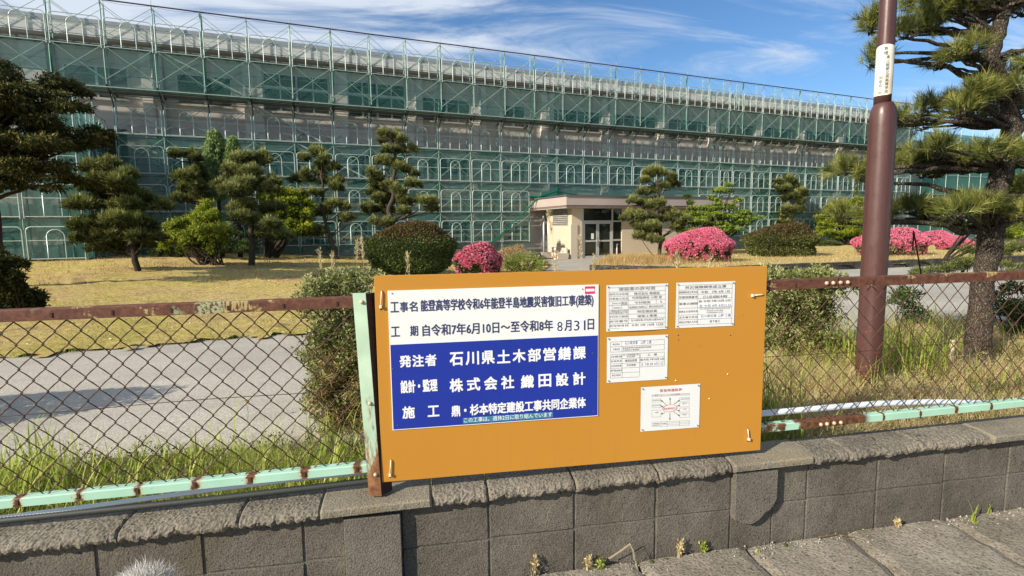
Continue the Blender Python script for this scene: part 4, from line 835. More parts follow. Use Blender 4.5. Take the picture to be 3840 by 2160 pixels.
# umbrella left in the porch
um = empty('umbrella', tuple(bw(22.25, FW+0.0, FZ)), TH); tag(um, 'pale furled umbrella leaning by the glass beside the doors', 'umbrella')
q_ = MB(); q_.lathe([(0.01, 0.05), (0.05, 0.25), (0.045, 0.55), (0.015, 0.62)], 10); q_.build('canopy', plain('umbrella_cloth', (0.55, 0.45, 0.45), 0.7), um, True)
q_ = MB(); q_.tube([(0, 0, 0), (0, 0, 0.74), (0.02, 0, 0.79), (0.06, 0, 0.79), (0.07, 0, 0.75)], 0.010, 6); q_.build('handle', M['white'], um, True)

# ------------------------------------------------------------------ scaffold
scf = empty('scaffold', tuple(BO), TH); tag(scf, 'tall green tube scaffold with arched guard rails and green nets along the whole school front', 'scaffold')
CAML = np.array([0, 0, EYE])
def world_of(s, off, z): return bw(s, off, z)
def emit(name, meshes, places, limit=100):
    """places: (mesh index, s, off, z, rotz, xscale); the nearest ones are objects of their own, the rest one part"""
    pl = sorted(places, key=lambda p: float(np.linalg.norm(world_of(p[1]+0.9, p[2], p[3])-CAML)))
    base = {}
    for p in pl[:limit]:
        if p[0] not in base:
            o = link(name, meshes[p[0]], scf); base[p[0]] = o
        else:
            o = base[p[0]].copy(); C.objects.link(o); o.parent = scf
        o.location = p[1:4]; o.rotation_euler = (0, 0, p[4]); o.scale = (p[5], 1, 1)
    rest = pl[limit:]
    if rest:
        Vs, Fs, b0 = [], [], 0
        for p in rest:
            me = meshes[p[0]]; co = np.empty(len(me.vertices)*3, np.float32); me.vertices.foreach_get('co', co); co = co.reshape(-1, 3).astype(float)*np.array([p[5], 1, 1])
            c_, s_ = math.cos(p[4]), math.sin(p[4]); co = np.stack([co[:, 0]*c_-co[:, 1]*s_, co[:, 0]*s_+co[:, 1]*c_, co[:, 2]], 1)+np.array(p[1:4])
            Vs.append(co); Fs += [tuple(b0+i for i in f.vertices) for f in me.polygons]; b0 += len(co)
        me = bpy.data.meshes.new(name); me.from_pydata(np.concatenate(Vs).tolist(), [], Fs); me.materials.append(meshes[rest[0][0]].materials[0]); me.update()
        o = link(name, me, scf); o['kind'] = 'stuff'
BAY = 1.829
def bays(k0, n):
    out, s = [], k0*BAY
    for i in range(n):
        w = 1.219 if i+k0 == 18 else BAY
        out.append((s, w)); s += w
    return out
UP = bays(-5, 36); LO = bays(-1, 32)
UP = [b_ for b_ in UP if b_[0] < 53.5]; LO = [b_ for b_ in LO if b_[0] < 54]
# meshes
def tubes(lst, mat, name, n=5):
    q_ = MB()
    for path, r in lst: q_.tube(path, r, n, False)
    return q_.mesh(name, mat, True)
def frame_mesh(d, h):
    l_ = [([(0, 0, 0), (0, 0, h)], 0.022), ([(0, d, 0), (0, d, h)], 0.022), ([(0, 0, h-0.06), (0, d, h-0.06)], 0.02)]
    for y0, y1 in ((0, 0.115), (d, d-0.115)):
        l_ += [([(0, y1, h-0.06), (0, y1, 0.42), (0, (y0+y1)/2, 0.32), (0, y0, 0.30)], 0.013)]
        l_ += [([(0, y0, z), (0, y1, z)], 0.012) for z in (0.62, 0.95, 1.3)]
    return tubes(l_, M['galv'], 'frame')
def arch_mesh(w, h):
    r = 0.16; pts = [(0.06, 0, 0)]
    p = [(0.06, -0.02, -0.05), (0.06, -0.02, h-r)]+[(0.06+r-r*math.cos(q), -0.02, h-r+r*math.sin(q)) for q in np.linspace(0.3, 1.57, 5)]
    p2 = [(w-x, y, z) for x, y, z in reversed(p)]
    l_ = [(p+p2, 0.021), ([(0.06, -0.02, 0.02), (w-0.06, -0.02, 0.02)], 0.017), ([(0.06, -0.02, h*0.58), (w-0.06, -0.02, h*0.58)], 0.015)]
    c, aw = w/2, 0.27 if w > 1.5 else 0.2
    a_ = [(c-aw, -0.02, 0.02), (c-aw, -0.02, h-0.10-aw)]+[(c-aw*math.cos(q), -0.02, h-0.10-aw+aw*math.sin(q)) for q in np.linspace(0, math.pi, 11)]+[(c+aw, -0.02, 0.02)]
    l_.append((a_, 0.018)); return tubes(l_, M['rail'], 'guard_rail')
def brace_mesh(w, h): return tubes([([(0, -0.03, 0.05), (w, -0.03, h)], 0.012), ([(0, -0.045, h), (w, -0.045, 0.05)], 0.012)], M['galv'], 'cross_brace', 4)
def brace_in(w, h): return tubes([([(0, 0, 0.05), (w, 0, h)], 0.011), ([(0, 0.015, h), (w, 0.015, 0.05)], 0.011)], M['galv'], 'cross_brace', 4)
def deck_mesh(w, d, mat='deck'):
    q_ = MB(); n = 2
    for i in range(n):
        y0 = 0.03+(d-0.06)*i/n; y1 = 0.03+(d-0.06)*(i+1)/n-0.02
        q_.box(0.03, w-0.03, y0, y1, -0.012, 0.0)
        q_.box(0.03, w-0.03, y0, y0+0.03, -0.055, -0.0125); q_.box(0.03, w-0.03, y1-0.03, y1, -0.055, -0.0125)
        for k_ in range(4): q_.box(0.08+(w-0.2)*k_/3, 0.13+(w-0.2)*k_/3, y0+0.031, y1-0.031, -0.05, -0.0125)
    return q_.mesh('deck', M[mat])
FU, FL = frame_mesh(0.61, 1.70), frame_mesh(0.61, 1.70)
W2 = (BAY, 1.219)
GA = [arch_mesh(w, 1.20) for w in W2]; BR = [brace_mesh(w, 1.45) for w in W2]; BI = [brace_in(w, 1.45) for w in W2]; DK = [deck_mesh(w, 0.61) for w in W2]+[deck_mesh(w, 0.30) for w in W2]
frames, guards, braces, decks = [], [], [], []
UB, LB, LY = 7.87, 0.86, 0.75
ix = lambda w: 0 if w > 1.5 else 1
for s, w in UP+[(UP[-1][0]+UP[-1][1], 0)]:
    for lv in range(2): frames.append((0, s, 0.0, UB+1.70*lv, 0, 1))
    if not w: continue
    guards.append((ix(w), s, 0, 9.36, 0, 1))
    for lv in range(2):
        braces.append((ix(w), s, 0, UB+1.70*lv+0.12, 0, 1)); braces.append((ix(w)+2, s, 0.61, UB+1.70*lv+0.12, 0, 1))
    decks.append((ix(w), s, 0, 9.50, 0, 1)); [decks.append((ix(w)+2, s, y_, 7.80, 0, 1)) for y_ in (0.0, 0.33, 0.74, 1.13)]
for s, w in LO+[(LO[-1][0]+LO[-1][1], 0)]:
    inporch = 18.0 < s < 30.7
    for lv in range(4):
        z = LB+1.70*lv
        if inporch and lv < 2: continue
        frames.append((0, s, LY, z, 0, 1))
        if not w: continue
        if not (inporch and lv < 2):
            guards.append((ix(w), s, LY, z+0.0, 0, 1))
            decks.append((ix(w), s, LY, z+0.10, 0, 1)); braces.append((ix(w)+2, s, LY+0.61, z+0.12, 0, 1))
            braces.append((ix(w), s, LY+0.015, z+0.12, 0, 1))
# scaffold round the front wing at the left
WG = [(-2.25-BAY*(i+1), BAY) for i in range(5)]; WYF = -3.15
for s, w in WG+[(-2.25, 0)]:
    for lv in range(4):
        z = 0.62+1.55*lv
        frames.append((0, s, WYF, z, 0, 1))
        if w:
            guards.append((0, s, WYF, z+0.05, 0, 1)); decks.append((0, s, WYF, z+0.08, 0, 1)); braces.append((2, s, WYF+0.61, z+0.1, 0, 1))
for i in range(2):
    for lv in range(4):
        z = 0.62+1.55*lv; y = WYF+0.7+BAY*i
        frames.append((0, -2.25, y, z, R(90), 1)); guards.append((0, -2.25, y, z+0.05, R(90), 1)); decks.append((0, -2.25, y, z+0.08, R(90), 1))
emit('frame', [FU], frames); emit('guard_rail', GA, guards); emit('cross_brace', BR+BI, braces); emit('deck', DK, decks)
# standards down to the ground, brackets under the overhang, long rails
q_ = MB()
for s, w in LO+[(LO[-1][0]+BAY, 0)]:
    if 18.0 < s < 30.7: continue
    for y in (LY, LY+0.61):
        p_ = bw(s, y, 0); q_.tube([(s, y, float(zg(p_[0], p_[1]))-0.1), (s, y, LB)], 0.022, 5, False)
for s, w in WG+[(-2.25, 0)]:
    for y in (WYF, WYF+0.61): q_.tube([(s, y, 0.3), (s, y, 0.64)], 0.022, 5, False)
q_.build('base_jack', M['galv'], scf, True)
q_ = MB()
for s, w in UP: 
    q_.tube([(s, -0.02, 7.82), (s, 1.40, 7.45)], 0.028, 5, False); q_.tube([(s+0.04, 0.0, 7.76), (s+0.04, LY+0.05, 7.05)], 0.022, 5, False)
    q_.tube([(s+0.1, LY, 7.66), (s+0.1, LY+0.61, 7.66)], 0.03, 5, False)
q_.build('bracket', M['darkrust'], scf, True)
s0, s1 = UP[0][0], UP[-1][0]+UP[-1][1]
q_ = MB(); n = 200; q_.tube([(s0+(s1-s0)*i/n, -0.05, 11.25) for i in range(n+1)], 0.030, 6, False); q_.build('top_rail', M['ropeline'], scf, True)
q_ = MB()
for s, w in UP: q_.tube([(s+w*t_, -0.05, 11.23-0.34*t_*(1-t_)) for t_ in np.linspace(0, 1, 7)], 0.006, 3, False)
q_.build('slack_rope', M['ropeline'], scf, True)
q_ = MB()
for s, w in UP:
    for y in (0.0, 0.61): q_.tube([(s, y, 11.27), (s, y, 11.48)], 0.012, 4, False)
q_.build('joint_pin', M['galv'], scf, True)
q_ = MB()
for z, y in ((7.74, 0.0), (7.74, 0.61), (7.70, 1.36)): q_.tube([(s0, y, z), (s1, y, z)], 0.026, 5, False)
for z in (9.0,): q_.tube([(s0, 0.64, z-0.6), (s1, 0.64, z-0.6)], 0.016, 4, False)
for lv in range(1, 4): q_.tube([(LO[0][0] if lv > 1 else LO[0][0], LY-0.03, LB+1.7*lv-0.02), (LO[-1][0] if lv > 1 else 18.1, LY-0.03, LB+1.7*lv-0.02)], 0.018, 5, False)
for lv in range(4):
    xa = LO[0][0] if lv > 1 else LO[0][0]
    for xa, xb in (((LO[0][0], LO[-1][0]),) if lv > 1 else ((LO[0][0], 18.1), (31.0, LO[-1][0]))):
        for dz, yy in ((0.45, LY+0.63), (0.95, LY+0.63), (1.62, LY+0.63)): q_.tube([(xa, yy, LB+1.7*lv+dz), (xb, yy, LB+1.7*lv+dz)], 0.015, 4, False)
for dz in (0.5, 1.0, 2.1, 2.6): q_.tube([(s0, 0.63, UB+dz), (s1, 0.63, UB+dz)], 0.014, 4, False)
for i in range(7): q_.tube([(1.5+7.3*i, LY+0.66, LB+(3.4 if 18 < 7.3*i+1.5 < 31 else 0.2)), (6.8+7.3*i, LY+0.66, LB+6.6)], 0.02, 5, False)
q_.build('ledger_tube', M['galv'], scf, True)
# timber boards laid on the lower lifts behind the guard rails
q_ = MB()
for s, w in LO:
    for lv in range(2):
        if 18.0 < s < 30.7: continue
        z = LB+1.7*lv+0.30; q_.box(s+0.02, s+w-0.02, LY+0.50, LY+0.53, z, z+0.16)
q_.build('toe_board', M['plank'], scf)
# inclined stair flights inside the scaffold
for (sa, za, sb, zb_, y) in ((0.05, 9.5, 3.3, 7.9, 0.3), (3.5, 7.75, 6.9, 5.95, 1.0), (5.6, 5.9, 8.9, 4.3, 1.0)):
    q_ = MB()
    for dy in (-0.2, 0.2): q_.tube([(sa, y+dy, za), (sb, y+dy, zb_)], 0.035, 6)
    for i in range(9):
        t_ = (i+0.5)/9; x, z = sa+(sb-sa)*t_, za+(zb_-za)*t_; q_.box(x-0.10, x+0.10, y-0.19, y+0.19, z-0.012, z+0.012)
    q_.build('stair_flight', M['rail'], scf)
# nets
def net(x0, x1, z0, z1, y, mat, sag=0.05, ydir=False):
    n, mz = max(4, int((x1-x0)/0.6)), max(3, int((z1-z0)/0.6)); vs = []
    for j in range(mz+1):
        for i in range(n+1):
            u, v = i/n, j/mz; x = x0+(x1-x0)*u; w_ = sag*math.sin(x*3.4)*math.sin(v*math.pi)+sag*0.5*math.sin(x*1.3+v*5)
            vs.append((y, x, z0+(z1-z0)*v) if ydir else (x, y+w_, z0+(z1-z0)*v))
    q_ = MB(); q_.add(vs, [(j*(n+1)+i, j*(n+1)+i+1, (j+1)*(n+1)+i+1, (j+1)*(n+1)+i) for j in range(mz) for i in range(n)]); return q_.build('safety_net', M[mat], scf, True)
seams = []
for i in range(0, len(LO), 4):
    x0 = LO[i][0]; e_ = LO[min(i+3, len(LO)-1)]; x1 = e_[0]+e_[1]+0.12
    if x1 < 19 or x0 > 30: net(x0, x1, 0.50, 5.95, LY+0.06, 'net')
    else:
        net(x0, x1, 3.36, 5.95, LY+0.06, 'net')
        if x0 < 18.0: net(x0, 18.35, 0.50, 3.37, LY+0.06, 'net')
    seams.append((x0, LY+0.03, 0.5 if not 18.2 < x0 < 30.2 else 3.4, 5.95))
for i in range(0, len(UP), 3):
    x0 = UP[i][0]; e_ = UP[min(i+2, len(UP)-1)]; net(x0, e_[0]+e_[1]+0.1, 7.66, 9.50, 0.05, 'netfine', 0.03)
    seams.append((x0, 0.03, 7.7, 11.2))
net(WG[-1][0], -2.2, 0.45, 6.3, WYF+0.06, 'net'); net(WYF+0.1, LY, 0.45, 6.3, -2.22, 'net', 0, True)
for x, y, z0, z1 in seams:
    q_ = MB(); q_.tube([(x+0.02*math.sin(z*3+x), y, z) for z in np.linspace(z0, z1, 12)], [0.035+0.015*math.sin(z*5+x) for z in np.linspace(z0, z1, 12)], 5); q_.build('bunched_net', M['netrope'], scf)
q_ = MB()
xs_ = np.linspace(LO[0][0], LO[-1][0]+BAY, 160); q_.tube([(x, LY+0.0, 5.92+0.05*math.sin(x*2.1)*math.sin(x*0.7)) for x in xs_], 0.035, 5); q_.build('bunched_net', M['netrope'], scf); q_ = MB()
xs_ = np.linspace(18.2, 29, 60); q_.tube([(x, LY-0.1, 3.42+0.06*abs(math.sin(x*1.7))) for x in xs_], [0.04+0.03*abs(math.sin(x*2)) for x in xs_], 5); q_.build('bunched_net', M['netrope'], scf); q_ = MB()
q_.tube([(13.2, LY-0.02, 0.5), (15.4, LY-0.02, 0.56), (16.2, LY-0.05, 1.1), (17.9, LY-0.2, 2.6), (18.45, LY-0.3, 3.15), (18.6, LY-0.6, 3.4), (19.8, LY-0.4, 3.75), (22, LY, 3.55)], [0.02, 0.03, 0.035, 0.035, 0.05, 0.06, 0.05, 0.02], 6)
q_.build('bunched_net', M['netrope'], scf)
# lower wing far to the right, wrapped in net
ax = empty('annexe_building', tuple(bw(60, 2, 0)), TH); tag(ax, 'far lower building wrapped in plain green net seen behind the big pine trunk', 'building')
q_ = MB(); q_.box(-3, 30, 0.4, 10, -0.5, 9.0); q_.build('wall', M['wallcol'], ax)
q_ = MB(); q_.add([(-3.2, -0.6, 0.3), (30, -0.6, 0.3), (30, -0.6, 9.6), (-3.2, -0.6, 9.6)], [(0, 1, 2, 3)]); q_.build('safety_net', M['netdense'], ax)
q_ = MB()
for i in range(18):
    q_.tube([(-3.2+BAY*i, -0.65, 0), (-3.2+BAY*i, -0.65, 10)], 0.024, 5, False)
for z in (2.5, 4.2, 5.9, 7.6, 9.4): q_.tube([(-3.2, -0.66, z), (29, -0.66, z)], 0.018, 5, False)
q_.build('tube_grid', M['rail'], ax)

# ------------------------------------------------------------------ plants
def unit(a): return a/np.maximum(np.linalg.norm(a, axis=-1, keepdims=True), 1e-9)
def leaves(P, D, L, Wd, tone, fold=0.25):
    """folded four point leaves: base, two sides, tip"""
    n = len(P); D = unit(D); U = unit(np.cross(D, rng.normal(size=(n, 3)))); N = np.cross(D, U)
    L = np.broadcast_to(L, n)[:, None]; Wd = np.broadcast_to(Wd, n)[:, None]
    b_ = P; t_ = P+D*L; l_ = P+D*L*0.45+U*Wd*0.5+N*Wd*fold; r_ = P+D*L*0.45-U*Wd*0.5+N*Wd*fold
    V = np.stack([b_, l_, t_, r_], 1).reshape(-1, 3); i = np.arange(n)*4
    F = np.concatenate([np.stack([i, i+1, i+2], 1), np.stack([i, i+2, i+3], 1)])
    return V, F, np.concatenate([tone, tone])
def needles(P, D, k, L, w, spread, tone):
    n = len(P); P = np.repeat(P, k, 0); D0 = np.repeat(unit(D), k, 0); tn = np.clip(np.repeat(tone, k)+rng.normal(0, 0.10, n*k), 0, 1)
    d = unit(D0+rng.normal(0, spread, (n*k, 3))); U = unit(np.cross(d, rng.normal(size=d.shape)))
    st = P+D0*(rng.random(n*k)*L*0.5)[:, None]
    ll = (L*(0.7+0.5*rng.random(n*k)))[:, None]
    V = np.stack([st-U*w/2, st+U*w/2, st+d*ll], 1).reshape(-1, 3)
    F = np.arange(n*k*3).reshape(-1, 3); return V, F, tn
def join(parts):
    Vs, Fs, Ts, b_ = [], [], [], 0
    for V, F, t_ in parts: Vs.append(V); Fs.append(F+b_); Ts.append(t_); b_ += len(V)
    return np.concatenate(Vs), np.concatenate(Fs), np.concatenate(Ts)
def folobj(name, parts, mat, parent=None, loc=None):
    V, F, t_ = join(parts); return link(name, mesh_np(name, V, [F], M[mat], t_), parent, loc)
def shell(n, c, r, lo=-0.5, inner=0.55, rag=0.18):
    """points through the outer part of an ellipsoid with a broken outline; returns points and outward normals"""
    d = unit(rng.normal(size=(int(n*2.2)+8, 3))); d = d[d[:, 2] > lo][:n]
    rad = inner+(1-inner)*np.sqrt(rng.random(len(d)))
    lump = 1+rag*(np.sin(d[:, 0]*5.1+c[0]*3)+np.sin(d[:, 1]*6.3+c[2]*5)+np.sin(d[:, 2]*7.7+c[1]*2))*0.5
    r = np.asarray(r, float); P = np.asarray(c)+d*r*(rad*lump)[:, None]; return P, unit(d/r), rad
def trunk_mb(b, path, rads, n=8, wob=0.0):
    P = []; Rr = []
    for i in range(len(path)-1):
        for t_ in np.linspace(0, 1, 5)[:-1]:
            p = np.array(path[i])*(1-t_)+np.array(path[i+1])*t_; P.append(p+rng.normal(0, wob, 3)); Rr.append((rads[i]*(1-t_)+rads[i+1]*t_)*(1+rng.normal(0, 0.05)))
    P.append(np.array(path[-1])); Rr.append(rads[-1]); b.tube(P, Rr, n)
VR = np.array([cy, -sy, 0.0]); VF = np.array([sy, cy, 0.0])           # across and along the general view, for laying out crowns
class Crown:
    """a tree placed on the ground where its foot is seen; offsets in metres from its foot, read off at the tree's own distance"""
    def __init__(s, name, px, py, label, cat, group=None, back=0.0):
        P, t_ = spot(px, py)
        if back: P = P+VF*back; P[2] = float(zg(P[0], P[1]))
        s.P = P; s.px, s.py = px, py; s.k = float(np.dot(CAMM[2], P-np.array([0, 0, EYE])))/FPX
        q = CAMM @ (P-np.array([0, 0, EYE])); s.px, s.py = 1920+FPX*q[0]/q[2], 1080-FPX*q[1]/q[2]
        s.o = empty(name, tuple(P)); tag(s.o, label, cat, group)
    def at(s, px, py, depth=0.0): return VR*(px-s.px)*s.k+np.array([0, 0, (s.py-py)*s.k])+VF*depth
def pine(px, py, path, pads, label, mat='pine', group='trimmed pines in front of the school', dens=1.0, L=0.17, w=0.030, back=0.0, r0=0.12, name='pine_tree', depth=0.35, nn=9):
    c = Crown(name, px, py, label, 'pine tree', group, back)
    tp = [c.at(x, y) for x, y in path]; tp[0] = tp[0]-np.array([0, 0, 0.15])
    b = MB(); nrad = np.linspace(r0, r0*0.3, len(tp)); trunk_mb(b, tp, nrad, 9, r0*0.10); b.build('trunk', M['bark' if mat != 'darkpine' else 'darkbark'], c.o, True)
    br = MB(); parts = []
    for i, pd in enumerate(pads):
        x, y, rx, rz = pd[:4]; dz = rng.uniform(-depth, depth)
        C0 = c.at(x, y, dz); rx, rz = rx*c.k*1.14, rz*c.k*1.28; ry = rx*rng.uniform(0.75, 1.0)
        # a limb from the trunk
        j = min(range(len(tp)), key=lambda q: np.linalg.norm(tp[q]-(C0-np.array([0, 0, rz*2]))))
        tgt = C0-np.array([0, 0, rz*0.35]); md = (tp[j]+tgt)/2+np.array([0, 0, -rz*0.25])
        trunk_mb(br, [tp[j], md, tgt], [r0*0.34, r0*0.25, r0*0.10], 6, r0*0.08)
        for q in range(5):
            a_ = rng.uniform(0, 6.28); e_ = tgt+np.array([math.cos(a_)*rx*0.75, math.sin(a_)*ry*0.75, rz*0.15]); trunk_mb(br, [tgt, (tgt+e_)/2-np.array([0, 0, rz*0.1]), e_], [r0*0.10, r0*0.08, r0*0.03], 4, 0.01)
        n = int(dens*720*max(0.15, rx*ry+rx*rz*1.2))
        # several lumps make one pad
        m_ = max(2, int(rx/0.24))
        for q in range(m_):
            f = np.array([rng.uniform(-0.78, 0.78)*rx, rng.uniform(-0.7, 0.7)*ry, rng.uniform(-0.40, 0.45)*rz])
            P, N, rad = shell(max(14, int(n/m_)), C0+f, (rx*0.45, ry*0.5, rz*0.70), -0.45, 0.40, 0.35)
            D = N*0.8+np.array([0, 0, 0.75])+rng.normal(0, 0.25, P.shape)
            tone = np.clip(0.34+0.24*N[:, 2]+0.16*f[2]/rz+0.15*(P[:, 2]-C0[2])/rz+0.2*(rad-0.7)+rng.normal(0, 0.15, len(P)), 0, 1)  # needle tone carries painted light: pad tops paler, undersides darker
            parts.append(needles(P, D, nn, L, w, 0.6, tone))
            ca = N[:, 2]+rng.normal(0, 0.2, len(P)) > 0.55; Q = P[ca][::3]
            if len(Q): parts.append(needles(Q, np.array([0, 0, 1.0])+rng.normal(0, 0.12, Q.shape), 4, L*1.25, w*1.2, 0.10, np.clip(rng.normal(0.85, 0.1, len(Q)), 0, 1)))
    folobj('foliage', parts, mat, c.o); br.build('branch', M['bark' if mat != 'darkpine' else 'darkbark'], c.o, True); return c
def A(x, y): return (300+x*.3865, 500+y*.3865)
def Bq(x, y): return (1000+x*.3865, 500+y*.3865)
def Cq(x, y): return (2300+x*.3882, 620+y*.3882)
def pads_of(f, s_, lst): return [(*f(x, y), rx*s_, rz*s_) for x, y, rx, rz in lst]
pine(*A(575, 1350), [A(575, 1350), A(545, 1180), A(500, 900), A(470, 600), A(430, 330)],
     pads_of(A, .3865, [(425, 335, 105, 45), (360, 400, 150, 55), (520, 430, 130, 50), (300, 500, 170, 50), (560, 520, 150, 55), (180, 545, 95, 40), (420, 620, 230, 60), (650, 640, 120, 55), (300, 740, 190, 60), (580, 760, 220, 65), (250, 880, 170, 60), (520, 890, 240, 65), (700, 850, 110, 55), (200, 1010, 170, 60), (470, 1020, 230, 65), (680, 1010, 150, 60), (220, 1110, 130, 45), (440, 1120, 170, 45)]),
     'broad cone shaped dark pine, leftmost pine on the dry lawn', 'darkpine', dens=1.3, r0=0.10)
pine(*A(1170, 1215), [A(1170, 1215), A(1200, 950), A(1190, 680), A(1150, 560), A(1170, 420), A(1140, 300), A(1120, 240)],
     pads_of(A, .3865, [(1100, 225, 95, 38), (1010, 245, 75, 35), (1190, 270, 90, 32), (1100, 390, 110, 50), (1230, 410, 105, 50), (1180, 470, 170, 50), (1060, 560, 85, 40), (1280, 555, 110, 55), (1100, 650, 120, 40), (1250, 630, 100, 45)]),
     'dark layered pine with bare bent trunk standing behind the leafy rhododendron', 'darkpine', r0=0.12)
pine(*A(1660, 1290), [A(1660, 1290), A(1685, 1080), A(1690, 800), A(1630, 620), A(1650, 460), A(1720, 300)],
     pads_of(A, .3865, [(1730, 250, 110, 42), (1630, 290, 90, 38), (1830, 310, 85, 38), (1560, 390, 130, 45), (1740, 400, 140, 50), (1480, 520, 110, 45), (1640, 500, 170, 55), (1830, 510, 120, 48), (1530, 580, 130, 45), (1760, 590, 150, 50), (1500, 770, 130, 45), (1690, 710, 130, 45), (1640, 820, 190, 50), (1850, 730, 130, 50), (1780, 880, 170, 55), (1660, 990, 95, 45), (1830, 1010, 170, 50), (1960, 900, 110, 50)]),
     'tall full pine with a grey trunk between the rhododendron and the yellow green shrub', r0=0.12)
pine(*Bq(690, 1230), [Bq(690, 1230), Bq(630, 1010), Bq(590, 860), Bq(560, 720), Bq(580, 580), Bq(575, 430), Bq(545, 300), Bq(530, 240)],
     pads_of(Bq, .3865, [(530, 225, 95, 45), (440, 260, 60, 40), (600, 300, 70, 40), (660, 345, 105, 42), (390, 450, 105, 42), (490, 420, 80, 40), (640, 490, 100, 42), (740, 540, 80, 35), (450, 620, 80, 38), (530, 610, 60, 40), (640, 730, 80, 45), (750, 740, 70, 38), (740, 835, 75, 38), (840, 840, 60, 30), (560, 780, 70, 36), (520, 960, 130, 45), (420, 970, 90, 40)]),
     'slim crooked pine with small separate pads left of the round clipped bush', r0=0.10, dens=1.2)
pine(*Bq(1235, 1255), [Bq(1235, 1255), Bq(1240, 860), Bq(1200, 760), Bq(1255, 600), Bq(1260, 450), Bq(1290, 300), Bq(1280, 220), Bq(1270, 110)],
     pads_of(Bq, .3865, [(1255, 80, 75, 48), (1180, 105, 45, 35), (1330, 110, 70, 42), (1390, 210, 80, 45), (1270, 190, 70, 38), (1130, 300, 80, 45), (1210, 300, 70, 42), (1320, 370, 85, 45), (1410, 400, 60, 36), (1075, 425, 80, 42), (1290, 520, 110, 45), (1430, 520, 85, 36), (1340, 580, 80, 36), (1350, 660, 70, 45), (1450, 690, 90, 38), (1570, 705, 90, 38), (1600, 750, 60, 22), (1290, 775, 90, 28), (1050, 890, 60, 40), (1150, 870, 80, 30)]),
     'tallest slender pine of stepped pads rising behind the round clipped bush', r0=0.13, dens=1.25)
pine(*Bq(1150, 1245), [Bq(1150, 1245), Bq(1190, 850), Bq(1160, 680), Bq(1130, 600)],
     pads_of(Bq, .3865, [(1110, 500, 60, 35), (1150, 545, 85, 38), (1090, 590, 70, 36), (1190, 610, 80, 42), (1100, 660, 80, 42), (1220, 690, 85, 45), (1040, 740, 85, 36), (1150, 760, 85, 40), (1000, 770, 45, 30)]),
     'short very dark pine pressed against the tallest slender pine on its left side', 'darkpine', r0=0.09, dens=1.3)
pine(*Cq(440, 905), [Cq(440, 905), Cq(455, 700), Cq(410, 480), Cq(430, 340), Cq(405, 200), Cq(420, 110)],
     pads_of(Cq, .3882, [(420, 85, 75, 38), (340, 110, 70, 35), (490, 120, 60, 40), (290, 170, 60, 28), (560, 190, 60, 40), (500, 230, 80, 42), (350, 265, 90, 40), (230, 370, 95, 38), (320, 400, 80, 40), (510, 390, 90, 50), (110, 510, 75, 35), (210, 500, 80, 40), (330, 510, 110, 50), (480, 510, 120, 55), (270, 600, 90, 42), (420, 610, 120, 50), (600, 560, 80, 42), (680, 540, 60, 38), (560, 620, 90, 40), (280, 700, 75, 42), (400, 720, 85, 36)]),
     'bushy grey green pine standing in front of the porch beside its doors', r0=0.11, dens=1.2, depth=0.3)
pine(*Cq(1600, 800), [Cq(1600, 800), Cq(1600, 570), Cq(1525, 400), Cq(1450, 290), Cq(1430, 240)],
     pads_of(Cq, .3882, [(1620, 150, 95, 40), (1540, 170, 60, 30), (1690, 190, 50, 25), (1420, 210, 100, 50), (1500, 230, 110, 40), (1630, 230, 130, 36), (1740, 270, 75, 42), (1360, 310, 70, 50), (1690, 310, 100, 45), (1750, 350, 60, 42), (1690, 430, 100, 45), (1770, 450, 55, 35), (1560, 480, 130, 45), (1470, 450, 70, 40), (1650, 550, 130, 40), (1380, 560, 70, 40)]),
     'flat topped pine with a forked bare limb rising behind the wide reddish bush', r0=0.15, dens=1.2)

def leafy(name, px, py, blobs, label, mat, cat, group=None, back=0.0, leaf=0.085, wd=0.034, dens=1.0, stems=((0, 0),), sr=0.04, droop=0.0, base=0.45, rosette=True, depthf=0.8, sub=(1.0, 1.0)):
    c = Crown(name, px, py, label, cat, group, back); b = MB(); parts = []
    for x, y, rx, rz in blobs:
        C0 = c.at(x, y, rng.uniform(-0.25, 0.25)); rx, rz = rx*c.k*1.25, rz*c.k*1.3; ry = rx*depthf
        for q in range(2):
            sx = stems[int(rng.integers(len(stems)))]; s0_ = np.array([sx[0]*c.k, 0, -0.1]); md = (s0_+C0)/2+rng.normal(0, 0.06, 3)
            e_ = C0+rng.normal(0, 0.25, 3)*np.array([rx, ry, rz]); trunk_mb(b, [s0_*1.0, md, e_], [sr, sr*0.7, sr*0.2], 6, sr*0.2)
        n = int(dens*1500*(rx*rz*1.6+rx*ry)); m_ = max(3, int(3*rx/0.30))
        for q in range(m_):
            f = unit(rng.normal(size=3))*rng.uniform(0.2, 0.85)*np.array([rx, ry, rz])
            P, N, rad = shell(max(8, int(n/m_/5)), C0+f, (max(0.10, rx*0.40*sub[0]), max(0.10, ry*0.40*sub[0]), max(0.07, rz*0.42*sub[1])), -0.6, 0.35, 0.3)
            shoot = unit(N+np.array([0, 0, 0.6])+rng.normal(0, 0.25, P.shape))
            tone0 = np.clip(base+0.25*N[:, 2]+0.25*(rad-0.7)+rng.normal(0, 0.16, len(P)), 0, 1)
            k_ = 6
            Pk = np.repeat(P, k_, 0)+rng.normal(0, leaf*0.25, (len(P)*k_, 3)); Dk = unit(rng.normal(size=Pk.shape)*0.85+np.repeat(shoot, k_, 0)*0.55-np.array([0, 0, droop]))
            parts.append(leaves(Pk, Dk, leaf*rng.uniform(0.7, 1.2, len(Pk)), wd*rng.uniform(0.8, 1.2, len(Pk)), np.clip(np.repeat(tone0, k_)+rng.normal(0, 0.08, len(Pk)), 0, 1)))
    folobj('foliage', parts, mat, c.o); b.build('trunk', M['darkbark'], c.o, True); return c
G_S = 'leafy shrubs on the school lawn'
